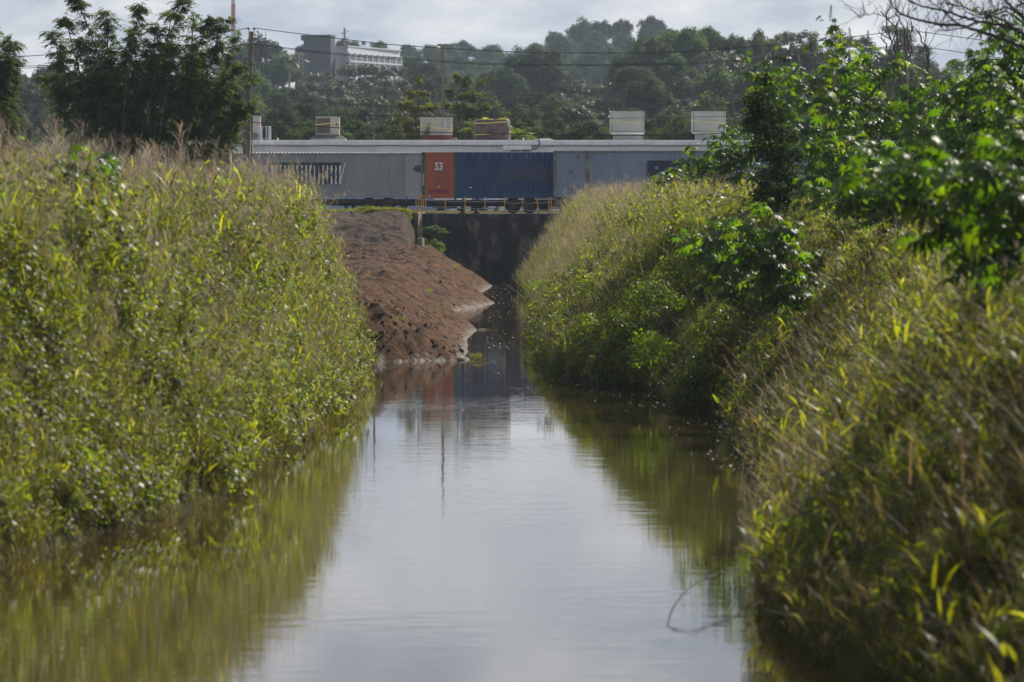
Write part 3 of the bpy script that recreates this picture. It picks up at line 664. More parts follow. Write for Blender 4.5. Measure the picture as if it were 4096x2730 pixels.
for pxv, wd in ((1144, .14), (1492, .1), (1499, .06), (1684, .05), (1913, .05), (2303, .06), (2603, .12), (2720, .08)):
    LT(MB().box(XB(pxv)-wd/2, XB(pxv)+wd/2, YB - .07, YB - .002, YARD + .02, zr - .3)).build('wall_rib', M['white_trim'], wh)
for pxv in (1971, 1980):
    LT(MB().tube([(XB(pxv), YB-.09, YARD+.1), (XB(pxv), YB-.09, zr-.31)], .06, 8)).build('downpipe', M['white_trim'], wh)
LT(MB().tube([(bx0+.5 + k*(bx1-bx0-1)/60, YB-.31, zr-.36 + .03*math.sin(k*1.7)) for k in range(61)], .022, 5)).build('roof_edge_cable', M['conduit'], wh)
a_, b_ = P(2011, 583, YB-.2), P(2125, 600, YB-.2)
LT(MB().box(a_.x, b_.x, YB-.45, YB-.002, b_.z, a_.z)).build('wall_box', M['white_trim'], wh, bevel=.02)
for x0_, x1_ in ((2043, 2078), (2088, 2122)):
    for k in range(5):
        zz = P(0, 601.5 + 1.8*k, YB).z
        LT(MB().box(XB(x0_), XB(x1_), YB-.05, YB-.002, zz-.02, zz)).build('louvre', M['conduit'], wh)
LT(MB().tube([P(2126, 596, YB-.3), P(2140, 598, YB-.3), P(2152, 590, YB-.3), P(2158, 575, YB-.3), P(2156, 562, YB-.3), P(2150, 556, YB), P(2140, 558, YB+1)], .045, 7)).build('conduit_bend', M['conduit'], wh)
c_ = P(2473, 594, YB); LT(MB().disc((c_.x, YB-.02, c_.z), (0,1,0), .2, .03, 18)).build('round_vent', M['white_trim'], wh)
c_ = P(2210, 585, YB); LT(MB().disc((c_.x, YB-.01, c_.z), (0,1,0), .05, .03, 10)).build('wall_hole', M['black_steel'], wh)
for pxv in (1107, 2094): LT(MB().tube([(XB(pxv), YB+2, zr), (XB(pxv), YB+2, zr+.14), (XB(pxv), YB+2, zr+.2)], [.05, .05, .02], 8)).build('roof_vent', M['white_print'], wh)
a_, b_ = P(2140, 557, 374), P(2225, 557, 374)
LT(MB().prism([(a_.x, zr+.035), (b_.x, zr+.035), (b_.x-.4, zr+.12), (a_.x+.9, zr+.16), (a_.x+.2, zr+.13)], 374, 376.5)).build('skylight', M['white_print'], wh)

def roof_ladder():
    o = empty('roof_ladder', P(1060, 608, YB-.4), 'white caged ladder up the warehouse wall beside the utility pole', 'ladder')
    x0_, x1_, xa, xb = XB(1046), XB(1066), XB(1034), XB(1085); z0_, z1_ = YARD + .6, P(0, 507, YB).z; zmid = P(0, 562, YB).z
    L_ = lambda mb: loc_to(o, mb)
    for xx in (xa, x0_, x1_, xb-.25, xb): L_(MB().tube([(xx, YB-.45, zmid - 1.4), (xx, YB-.45, z1_)], .018, 6)).build('upright', M['white_print'], o)
    for zz in np.arange(zmid-1.4, zmid, .3): L_(MB().tube([(x0_, YB-.45, zz), (xb-.1, YB-.45, zz)], .014, 6)).build('rung', M['white_print'], o)
    for zz in (z1_, zmid+.1, zmid-.6): L_(MB().tube([(xa, YB-.46, zz), (xa+.1, YB-.9, zz), (xb-.1, YB-.9, zz), (xb, YB-.46, zz)], .016, 6)).build('hoop', M['white_print'], o)
    for xx in (xb-.06, x0_+.0): L_(MB().box(xx-.09, xx+.09, YB-.5, YB-.47, zmid+.02, z1_-.03)).build('side_plate', M['white_print'], o)
roof_ladder()

YU = 378.0
XU = lambda px: (px - 2048) / F * YU
def unit(label, px0, px1, py0, py1, casing, dep=1.5):
    a_, b_ = P(px0, py0, YU), P(px1, py1, YU)
    o = empty('rooftop_unit', ((a_.x+b_.x)/2, YU, zr + .035), label, 'rooftop unit', 'air conditioning units on the warehouse roof')
    o['dims'] = 0; 
    L_ = lambda mb: loc_to(o, mb)
    L_(MB().box(a_.x, b_.x, YU, YU+dep, b_.z, a_.z)).build('casing', casing, o, bevel=.025)
    L_(MB().box(a_.x-.03, b_.x+.03, YU-.03, YU+dep+.03, a_.z+.002, a_.z+.05)).build('lid', casing, o, bevel=.012)
    del o['dims']
    return o, a_, b_, L_
def strap(L_, o, pts, w_=.045):
    mb = MB()
    for (p, q) in zip(pts[:-1], pts[1:]):
        d_ = (q - p); up = Vector((0,0,1)); mb.obox((p+q)/2, d_/2, Vector((0, .004, 0)) if abs(d_.x) > abs(d_.y) else Vector((.004,0,0)), up * w_/2)
    L_(mb).build('strap', M['strap'], o)
def frame_lines(L_, o, a_, b_, mat):
    for xx in (a_.x + .12, b_.x - .1): L_(MB().box(xx-.012, xx+.012, YU-.012, YU-.001, b_.z+.03, a_.z-.04)).build('panel_seam', mat, o)
    L_(MB().box(a_.x+.14, b_.x-.12, YU-.012, YU-.001, b_.z+.07, b_.z+.095)).build('panel_seam', mat, o)
# 1 behind the pole
o, a_, b_, L_ = unit('beige rooftop unit half hidden by the utility pole', 952, 1040, 467, 533, M['ac_beige'])
L_(MB().frustum((a_.x-.2, b_.x+.15, YU-.2, YU+1.7), (a_.x, b_.x, YU, YU+1.5), zr+.04, b_.z-.002)).build('roof_curb', M['curb_dark'], o)
L_(MB().box(a_.x+.05, a_.x+.95, YU-.02, YU-.001, b_.z+.1, a_.z-.1)).build('coil_grille', M['coil'], o)
# 2 vent hood
o, a_, b_, L_ = unit('rooftop unit with dark coil front on a flared hood curb', 1263, 1357, 470, 540, M['ac_beige'])
for q in range(8):
    x_a = a_.x + .06 + q*.115
    L_(MB().box(x_a, x_a+.1, YU-.024, YU-.001, b_.z+.1, a_.z-.06)).build('coil_grille', M['coil'], o)
L_(MB().box(b_.x-.22, b_.x-.14, YU-.05, YU-.001, b_.z+.62, b_.z+.78)).build('switch_box', M['black_steel'], o)
strap(L_, o, [Vector((a_.x, YU-.04, b_.z+.66)), Vector((b_.x+.01, YU-.04, b_.z+.82)), Vector((b_.x+.02, YU+1.4, b_.z+.84))])
L_(MB().frustum((a_.x-.35, b_.x+.42, YU-.35, YU+1.9), (a_.x-.02, b_.x+.02, YU-.02, YU+1.5), zr+.19, b_.z-.002)).build('hood', M['curb_dark'], o)
L_(MB().box(a_.x-.35, b_.x+.42, YU-.35, YU+1.9, zr+.036, zr+.188)).build('roof_curb', M['ac_grey'], o, bevel=.03)
# 3 red based
o, a_, b_, L_ = unit('beige rooftop unit on red base with dark diagonal brace', 1681, 1809, 473, 541, M['ac_beige'])
L_(MB().box(a_.x+.02, b_.x-.02, YU+.01, YU+1.5, zr+.1, b_.z-.002)).build('red_base', M['dark_red'], o)
L_(MB().box(a_.x-.02, b_.x+.25, YU-.05, YU+1.6, zr+.036, zr+.098)).build('roof_curb', M['ac_beige'], o)
d0, d1 = P(1689, 540, YU-.05), P(1718, 492, YU-.05)
L_(MB().add([(d0.x, YU-.012, d0.z), (d1.x, YU-.012, d0.z), (d1.x, YU-.012, d1.z)], [(0,1,2)])).build('dark_opening', M['coil'], o)
dd = (d1-d0); L_(MB().obox((d0+d1)/2, dd/2, Vector((0,.03,0)), dd.cross(Vector((0,1,0))).normalized()*.05)).build('brace', M['rusty'], o)
L_(MB().box(XU(1733), XU(1762), YU-.02, YU-.001, b_.z+.35, a_.z-.08)).build('access_panel', M['ac_beige'], o, bevel=.01)
L_(MB().box(XU(1775), XU(1787), YU-.14, YU-.001, b_.z+.42, b_.z+.92)).build('switch_box', M['ac_grey'], o, bevel=.015)
strap(L_, o, [Vector((a_.x-.01, YU-.03, b_.z+.68)), Vector((XU(1765), YU-.03, b_.z+.42)), Vector((b_.x+.01, YU-.16, b_.z+.38)), Vector((b_.x+.02, YU+1.2, b_.z+.44))])
L_(MB().tube([(b_.x+.1, YU+.4, zr+.2), (b_.x+.28, YU+.4, zr+.2), (b_.x+.3, YU+.4, zr+.04)], .03, 6)).build('drain_pipe', M['white_print'], o)
# 4 tarp wrapped
a_, b_ = P(1900, 480, YU), P(2036, 556, YU)
o = empty('rooftop_unit', ((a_.x+b_.x)/2, YU, zr+.035), 'rooftop unit wrapped in dark brown tarpaulin tied with yellow cord', 'rooftop unit', 'air conditioning units on the warehouse roof')
L_ = lambda mb, o=o: loc_to(o, mb)
L_(MB().box(a_.x+.08, b_.x+.1, YU+.12, YU+1.5, zr+.036, a_.z-.06)).build('casing', M['ac_grey'], o)
nu, nv = 70, 30; vs = []; zb_ = zr + .05
for j in range(nv):
    f = j / (nv - 1)
    for i in range(nu):
        an = 2*math.pi*i/nu; c, s = math.cos(an), math.sin(an)
        ex = 5.0; rr_ = (abs(c)**ex + abs(s)**ex) ** (-1/ex)
        hw, hd = (b_.x-a_.x)/2 * (1.0 + .06*(1-f)**2), .82
        if f > .93: k = 1 - (f-.93)/.07*.9
        else: k = 1
        wr_ = .06*math.sin(an*9 + f*5) * (1-f) + .05*math.sin(an*17 - f*9 + 2*math.sin(an*3)) + .03*math.sin(f*21 + an*5)
        rr2 = rr_ * k
        vs.append(((a_.x+b_.x)/2 + c*rr2*(hw + wr_*.6), YU + .72 + s*rr2*(hd + wr_), zb_ + (a_.z - zb_)*min(1, f/.93) + .03*math.sin(an*6) * (f > .8)))
fs = [(j*nu+i, j*nu+(i+1) % nu, (j+1)*nu+(i+1) % nu, (j+1)*nu+i) for j in range(nv-1) for i in range(nu)] + [tuple((nv-1)*nu+i for i in range(nu))]
L_(MB().add(vs, fs)).build('tarpaulin', M['tarp'], o, smooth_sh=True)
strap(L_, o, [Vector((a_.x-.02, YU-.16, a_.z-.24)), Vector((a_.x+1.1, YU-.16, a_.z-.2)), Vector((b_.x, YU-.16, a_.z-.12))])
strap(L_, o, [Vector((a_.x, YU-.19, zb_+.38)), Vector((a_.x+1.2, YU-.19, zb_+.44)), Vector((b_.x, YU-.19, zb_+.42))])
# 5, 6 pale grey twins
for lb, q0_, q1_ in (('pale grey rooftop unit nearer the tarpaulin wrapped one', 2440, 2577), ('pale grey rooftop unit beside the castor bushes', 2768, 2903)):
    o, a_, b_, L_ = unit(lb, q0_, q1_, 449, 531, M['ac_grey'])
    frame_lines(L_, o, a_, b_, M['curb_dark'])
    L_(MB().box(a_.x+.25, b_.x-.22, YU+.05, YU+1.4, zr+.036, b_.z-.002)).build('roof_curb', M['ac_grey'], o, bevel=.02)
    L_(MB().box(a_.x+.1, b_.x-.05, YU-.02, YU+1.5, b_.z-.1, b_.z-.003)).build('base_rail', M['white_trim'], o, bevel=.015)
    xa_ = a_.x + (b_.x-a_.x)*.52; za_ = a_.z-.3
    for (u0,u1,w0,w1) in ((0,.56,0,.015),(0,.56,-.25,-.235),(0,.015,-.25,0),(.545,.56,-.25,0)): L_(MB().box(xa_+u0, xa_+u1, YU-.011, YU-.001, za_+w0, za_+w1)).build('access_panel', M['curb_dark'], o)
    strap(L_, o, [Vector((a_.x-.01, YU-.02, b_.z+.8)), Vector((b_.x, YU-.02, b_.z+.6)), Vector((b_.x+.02, YU+1.4, b_.z+.58))])
    L_(MB().tube([(b_.x+.02, YU+.2, b_.z+.05), (b_.x-.1, YU+.1, b_.z-.15), (b_.x-.16, YU+.1, zr+.05)], .05, 7)).build('drain_pipe', M['ac_beige'], o)

# ------------------------------------------------------------------ lamp posts, utility poles, lines
def lamp_post(label, px, py, Y, r, heads, wpx):
    t_ = P(px, py, Y); base = float(height(t_.x, Y)) if Y > 430 else YARD
    o = empty('lamp_post', (t_.x, Y, base), label, 'lamp post', 'lamp posts behind the warehouse')
    H = t_.z - base
    MB().tube([(0,0,0), (0,0,H*.5), (0,0,H)], [r*1.3, r, r*.75], 10).build('pole', M['lamp_pole'], o)
    MB().box(-.2, .2, -.2, .2, 0, .08).build('base_plate', M['lamp_pole'], o)
    w_ = wpx / F * Y / 2
    MB().tube([(-w_*.8, 0, H-.04), (w_*.8, 0, H-.04)], .04, 6).build('arm', M['lamp_pole'], o)
    for s in heads:
        MB().frustum((s*w_-.24, s*w_+.24, -.16, .16), (s*w_-.17, s*w_+.17, -.12, .12), H-.06, H+.1).build('lamp_head', M['lamp_pole'], o, bevel=.02)
    return o
lamp_post('short lamp post rising between the hood unit and the red based unit', 1496, 276, 425, .09, (-1, 1), 16)
lamp_post('tallest thick lamp post rising behind the red based rooftop unit', 1771, 182, 424.5, .12, (-1, 1), 22)
lamp_post('thin lamp post just left of the tallest lamp post', 1738, 342, 520, .07, (-1, 1), 26)
lamp_post('thin T armed lamp post behind the tarpaulin wrapped unit', 1976, 366, 520, .07, (-1, 1), 60)
lamp_post('low T armed lamp post above the skylight', 2112, 427, 560, .07, (-1, 1), 64)
lamp_post('thin lamp post beside the castor bushes and last rooftop unit', 2934, 382, 450, .07, (-1, 1), 24)

YP = 330.0
def utility_pole():
    t_, b_ = P(1006, 127, YP), P(984, 650, YP)
    base = 2.1 + 2.2
    o = empty('utility_pole', (P(975, 850, YP).x, YP, base), 'weathered wooden utility pole with cutouts and conduits near left tree', 'utility pole')
    L_ = lambda mb: loc_to(o, mb); bt = Vector((P(975, 850, YP).x, YP, base-.6))
    L_(MB().tube([bt, bt.lerp(t_, .5), t_], [.25, .19, .125], 12)).build('pole', M['wood_pole'], o, smooth_sh=False)
    ax = lambda f: bt.lerp(t_, f)
    for s in (-1, 1):
        x_ = t_.x + s*.16
        L_(MB().tube([(x_, YP, t_.z-.25), (x_, YP, t_.z+.12)], .018, 6)).build('insulator_pin', M['conduit'], o)
        L_(MB().tube([(x_, YP, t_.z+.1), (x_, YP, t_.z+.15), (x_, YP, t_.z+.2), (x_, YP, t_.z+.24)], [.1, .06, .1, .05], 10)).build('insulator', M['conduit'], o)
    for py in (175, 232):
        c_ = P(1005 - (py-175)*.05, py, YP); L_(MB().tube([c_ + Vector((0,-.16,-.07)), c_ + Vector((0,-.3,-.09)), c_ + Vector((0,-.3,.09)), c_ + Vector((0,-.16,.07))], [.04, .1, .1, .04], 10)).build('spool_insulator', M['conduit'], o)
    zc = P(0, 258, YP).z
    L_(MB().box(t_.x-.62, t_.x+.45, YP-.2, YP-.14, zc-.04, zc+.04)).build('bracket_arm', M['conduit'], o)
    for s_, x_ in enumerate((-.62, -.44, .38)):
        L_(MB().tube([(t_.x+x_, YP-.2, zc-.28), (t_.x+x_-.02, YP-.2, zc-.15), (t_.x+x_, YP-.2, zc+.05), (t_.x+x_+.03, YP-.2, zc+.16)], [.05, .085, .085, .04], 8)).build('fuse_cutout', M['conduit'], o)
    L_(MB().tube([P(1003,233,YP-.2), P(980,236,YP-.25), P(974,250,YP-.25), P(976,262,YP-.25)], .022, 6)).build('jumper_cable', M['wire'], o)
    L_(MB().tube([P(1064,124,YP-.1), P(1061,150,YP-.2), P(1054,190,YP-.25), P(1040,225,YP-.25), P(1027,243,YP-.2)], .014, 5)).build('jumper_cable', M['wire'], o)
    L_(MB().tube([P(1009,340,YP-.2), P(1024,316,YP-.3), P(1030,328,YP-.3), P(1028,342,YP-.3), P(1014,350,YP-.22)], .02, 6)).build('jumper_cable', M['wire'], o)
    for (xa, xb_, py0) in ((978, 972, 360), (1012, 1004, 350)):
        L_(MB().tube([P(xb_, 700, YP-.22), P(xa, py0, YP-.22)], .055, 8)).build('conduit', M['conduit'], o)
    for (p0_, p1_) in (((980, 482), (1004, 462)), ((980, 492), (1004, 472))):
        a_, c_ = P(*p0_, YP-.28), P(*p1_, YP-.28); d_ = c_-a_
        L_(MB().obox((a_+c_)/2, d_/2, Vector((0,.03,0)), d_.cross(Vector((0,1,0))).normalized()*.04)).build('cross_brace', M['rusty'], o)
utility_pole()
tR = P(3622, 136, YP)
o = empty('utility_pole', (tR.x, YP, 4.4), 'dark utility pole among bare stems behind the castor bushes', 'utility pole')
MB().tube([(0,0,-.5), (0,0,(tR.z-4.4)*.5), (0,0,tR.z-4.4)], [.24, .19, .14], 12).build('pole', M['wood_pole'], o)
for s in (-1, 1): MB().tube([(s*.14, 0, tR.z-4.6), (s*.14, 0, tR.z-4.2)], .03, 6).build('insulator_pin', M['conduit'], o)
MB().tube([(0,-.16,tR.z-5.0), (0,-.3,tR.z-5.0)], .08, 10).build('spool_insulator', M['conduit'], o)

def line(label, pts, r=.017):
    """cable through (px, py, Y) points, smoothed"""
    ps = [P(*p) for p in pts]; dense = []
    for i in range(len(ps) - 1):
        p0, p1, p2, p3 = ps[max(i-1, 0)], ps[i], ps[i+1], ps[min(i+2, len(ps)-1)]
        for k in range(10):
            t_ = k / 10; dense.append(0.5*((2*p1) + (-p0+p2)*t_ + (2*p0-5*p1+4*p2-p3)*t_*t_ + (-p0+3*p1-3*p2+p3)*t_**3))
    dense.append(ps[-1])
    o_ = MB().tube(dense, r, 5).build('power_line', M['wire']); tag(o_, label, 'power line', 'overhead lines between the utility poles')
L1 = YP - .3
line('topmost cable sagging between the two utility poles', [(1017,113,YP),(1250,142,YP),(1600,182,YP),(2088,209,YP),(2535,213,YP),(2700,209,YP),(3200,172,YP),(3622,121,YP)], .022)
line('upper of the paired cables from the insulator below the pole top', [(1006,174,L1),(1300,210,L1),(1600,232,L1),(2020,256,L1),(2700,254,L1),(3200,222,L1),(3622,180,L1)])
line('lower of the paired cables from the insulator below the pole top', [(1006,177,L1-.4),(1300,215,L1-.4),(1600,238,L1-.4),(2020,261,L1-.4),(2700,259,L1-.4),(3200,227,L1-.4),(3622,184,L1-.4)])
line('thin cable crossing the low trees under the paired cables', [(1015,378,L1),(1250,404,L1),(1600,429,L1),(2170,444,L1),(2700,436,L1),(3000,409,L1),(3622,330,L1)], .013)
line('thin cable passing behind the tops of the rooftop units', [(1012,454,L1),(1250,460,L1),(1600,464,L1),(2170,471,L1),(2700,471,L1),(3622,440,L1)], .013)
line('thick low cable passing in front of the rooftop units', [(1012,491,L1),(1250,505,L1),(1600,526,L1),(2170,539,L1),(2700,540,L1),(3622,500,L1)], .026)
line('topmost cable running left from the utility pole behind the left tree', [(996,113,YP),(850,138,YP),(600,183,YP),(250,215,YP),(40,229,YP),(-200,236,YP)], .022)
line('upper paired cable running left from the utility pole', [(1004,175,L1),(800,200,L1),(500,232,L1),(250,258,L1),(0,270,L1),(-200,276,L1)])
line('lower paired cable running left from the utility pole', [(1004,178,L1-.4),(800,205,L1-.4),(500,240,L1-.4),(250,266,L1-.4),(0,277,L1-.4),(-200,284,L1-.4)])
line('topmost cable running right from the dark utility pole', [(3625,121,YP),(3760,138,YP),(3900,158,YP),(4096,186,YP),(4200,200,YP)], .02)
line('paired cable running right from the dark utility pole', [(3625,182,L1),(3760,198,L1),(3870,214,L1),(4096,246,L1),(4200,260,L1)], .02)

# ------------------------------------------------------------------ far: chimney, hill building, antenna pole
YH = 2300.0
c_ = P(933, 0, YH); r_ = 8.6 / F * YH
ch = empty('chimney_stack', (c_.x, YH, 20), 'tall red and white banded chimney stack beyond the trees', 'chimney')
za, zb_ = P(0, 17, YH).z - 20, P(0, 126, YH).z - 20
for i, (z0_, z1_, mt) in enumerate(((0, zb_, 'chimney_white'), (zb_, za, 'chimney_red'), (za, za+11, 'chimney_white'), (za+11, za+22, 'chimney_red'))):
    k0, k1 = (1.1 - z0_*.002), (1.1 - z1_*.002)
    MB().tube([(0,0,z0_), (0,0,z1_)], [r_*k0, r_*k1], 16).build('band', M[mt], ch, smooth_sh=False)

YT = 1500.0
XT = lambda px, Y=YT: (px - 2048) / F * Y
hb = empty('hill_building', (XT(1340), YT, 24), 'white three storey building with dark grey stair tower on the hill', 'building')
L_ = lambda mb: loc_to(hb, mb)
zt_, zw = P(0, 150, YT).z, P(0, 188, YT).z
L_(MB().plan([(XT(1215), YT), (XT(1326), YT-6), (XT(1340), YT+2), (XT(1229), YT+9)], 18, zt_)).build('stair_tower', M['tower_grey'], hb)
L_(MB().plan([(XT(1204), YT-.5), (XT(1326.5), YT-6.6), (XT(1341), YT+2.2), (XT(1216), YT+9)], zt_+.01, zt_+.55)).build('tower_roof', M['tower_grey'], hb)
L_(MB().plan([(XT(1204), YT+1), (XT(1215), YT+.2), (XT(1218), YT+4), (XT(1206), YT+4)], zt_-.8, zt_)).build('tower_eave', M['tower_grey'], hb)
L_(MB().plan([(XT(1180), YT+1.5), (XT(1214.5), YT+.8), (XT(1216), YT+8), (XT(1180), YT+8)], 18, P(0,190,YT).z)).build('stair_wall', M['tower_grey'], hb)
for (pa, pb, qa, qb) in ((1182,1197,214,234),(1199,1212,214,234),(1182,1197,237,257),(1199,1212,237,257),(1182,1197,268,284),(1199,1212,268,284),(1182,1197,290,305),(1199,1212,290,305)):
    w_ = L_(MB().box(XT(pa), XT(pb), YT+.3, YT+.6, P(0,qb,YT).z, P(0,qa,YT).z)).build('window', M['white_print'], hb)
    x0_, x1_, z0_, z1_ = XT(pa)+.12, XT(pb)-.12, P(0,qb,YT).z+.12, P(0,qa,YT).z-.12
    pn = L_(MB().box(x0_, x1_, YT+.2, YT+.29, z0_, z1_)).build('pane', M['glass_dark'], None); pn.parent = w_
Yw2 = YT + 47
c0, c1 = Vector((XT(1392), YT, 0)), Vector((XT(1601, Yw2), Yw2, 0)); cL = Vector((XT(1340.5), YT+10, 0)); dirw = (c1 - c0).normalized()
back = Vector((-dirw.y, dirw.x, 0)) * 14
nrm = Vector((dirw.y, -dirw.x, 0))
L_(MB().plan([(cL.x, cL.y), (c0.x, c0.y), (c1.x, c1.y), (c1.x+back.x, c1.y+back.y), (cL.x+back.x*.2, cL.y+back.y)], 18, zw)).build('wing', M['hill_white'], hb)
L_(MB().plan([(cL.x-.2, cL.y), (c0.x, c0.y-.4), (c1.x+.4, c1.y-.2), (c1.x+back.x, c1.y+back.y), (cL.x+back.x*.2, cL.y+back.y)], zw+.01, zw+.3)).build('wing_roof', M['hill_white'], hb)
LW = (c1 - c0).length
for row, (qa, qb) in enumerate(((214, 243), (268, 290))):
    za, zb_ = P(0, qa, YT).z, P(0, qb, YT).z
    for k in range(9):
        t0 = (k + .18) / 9 * LW + .4; t1 = t0 + LW/9*.6
        p0_, p1_ = c0 + dirw*t0 + nrm*.03, c0 + dirw*t1 + nrm*.03
        mid = (p0_+p1_)/2; mid.z = (za+zb_)/2
        w_ = L_(MB().obox(mid, dirw*(t1-t0)/2, nrm*.05, Vector((0,0,(za-zb_)/2)))).build('window', M['hill_white'], hb)
        pn = L_(MB().obox(mid + nrm*.08, dirw*(t1-t0)/2*.86, nrm*.04, Vector((0,0,(za-zb_)/2*.88)))).build('pane', M['glass_dark'], None); pn.parent = w_
        mu = L_(MB().obox(mid + nrm*.14, dirw*.12, nrm*.04, Vector((0,0,(za-zb_)/2*.88)))).build('mullion', M['hill_white'], None); mu.parent = w_
for k in range(10):
    p_ = c0 + dirw*(k/9*(LW-.4) + .2) + nrm*.3; p_.z = (zw - 1.5 + 18)/2
    L_(MB().obox(p_, dirw*.25, nrm*.28, Vector((0,0,(zw-1.6-18)/2)))).build('pilaster', M['hill_white'], hb)
L_(MB().obox(c0 + dirw*LW/2 + nrm*.35 + Vector((0,0,P(0,246,YT).z)), dirw*LW/2, nrm*.34, Vector((0,0,.2)))).build('ledge', M['hill_white'], hb)

t_ = P(1378, 113, 1520)
an = empty('antenna_pole', (t_.x, 1520, 24), 'dark pole with cross arms rising behind the hill building', 'pole')
H = t_.z - 24
MB().tube([(0,0,0), (0,0,H)], [.3, .25], 8).build('pole', M['lamp_pole'], an)
for k in range(3):
    z_ = H - 1.2 - k*1.7
    MB().tube([(-.9, 0, z_-.35), (0, 0, z_), (1.1, 0, z_+.4)], .1, 6).build('cross_arm', M['lamp_pole'], an)

# ------------------------------------------------------------------ foliage builders
def unit_v(n, r=rng):
    v = r.normal(size=(n, 3)); return v / np.linalg.norm(v, axis=1, keepdims=True)

def leaf_quads(c, nrm, L, Wd, r=rng, tip=None):
    """diamond leaves: centre c, facing nrm, long axis random in plane (or along tip)"""
    n = len(c); t = unit_v(n, r) if tip is None else tip
    a = t - nrm * (t * nrm).sum(1, keepdims=True); a /= np.linalg.norm(a, axis=1, keepdims=True) + 1e-9
    b = np.cross(nrm, a)
    L = np.asarray(L).reshape(-1, 1); Wd = np.asarray(Wd).reshape(-1, 1)
    v = np.stack([c - a*L/2, c + b*Wd/2 - nrm*L*.06, c + a*L/2 - nrm*L*.12, c - b*Wd/2 - nrm*L*.06], 1)
    f = np.arange(n*4).reshape(n, 4)
    return v.reshape(-1, 3), f

def merge(parts):
    vs, fs, cs, o = [], [], [], 0
    for v, f, c in parts:
        vs.append(v); fs.append(f + o); cs.append(c); o += len(v)
    return np.concatenate(vs), np.concatenate(fs), np.concatenate(cs)

def ribbons(base, az, th0, curv, L, Wd, nseg, prof, twist=None):
    """arching blades: angle from vertical th0 grows by curv along the length"""
    n = len(az); s = np.linspace(0, 1, nseg + 1)
    th = th0[:, None] + curv[:, None] * s[None]
    ds = L[:, None] / nseg
    hx = np.concatenate([np.zeros((n, 1)), np.cumsum(np.sin(th[:, :-1]) * ds, 1)], 1)
    hz = np.concatenate([np.zeros((n, 1)), np.cumsum(np.cos(th[:, :-1]) * ds, 1)], 1)
    d = np.stack([np.cos(az), np.sin(az)], 1)
    tw = az + math.pi/2 + (0 if twist is None else twist)
    wv = np.stack([np.cos(tw), np.sin(tw), np.zeros(n)], 1)
    pts = np.zeros((n, nseg+1, 3)); pts[..., :2] = base[:, None, :2] + d[:, None, :] * hx[..., None]; pts[..., 2] = base[:, None, 2] + hz
    w = Wd[:, None] * prof(s)[None]
    v = np.stack([pts - wv[:, None]*w[..., None]/2, pts + wv[:, None]*w[..., None]/2], 2)     # n, seg, 2, 3
    i = (np.arange(n) * (nseg+1) * 2)[:, None] + (np.arange(nseg) * 2)[None]
    f = np.stack([i, i+1, i+3, i+2], -1).reshape(-1, 4)
    return v.reshape(-1, 3), f, pts
blade = lambda s: np.minimum(1, .45 + 2.2*s) * np.clip((1 - s) * 1.7, .04, 1)
thin = lambda s: 1 - .6 * s

def cvar(base, n, per, r, v=.25, warm=.12):
    """per-leaf colour variation, repeated for each point of the leaf"""
    k = 1 + v * (r.random(n) * 2 - 1); h = warm * (r.random(n) * 2 - 1)
    c = np.array(base)[None] * k[:, None]; c[:, 0] *= 1 + h * 1.6; c[:, 2] *= 1 - h
    return np.repeat(np.clip(c, 0.004, 1), per, 0)

GREEN, LIME, YEL, STRAW, BROWN, PINK = (0.048, 0.070, 0.008), (0.162, 0.170, 0.011), (0.13, 0.11, 0.028), (0.20, 0.17, 0.085), (0.052, 0.039, 0.028), (0.21, 0.18, 0.145)

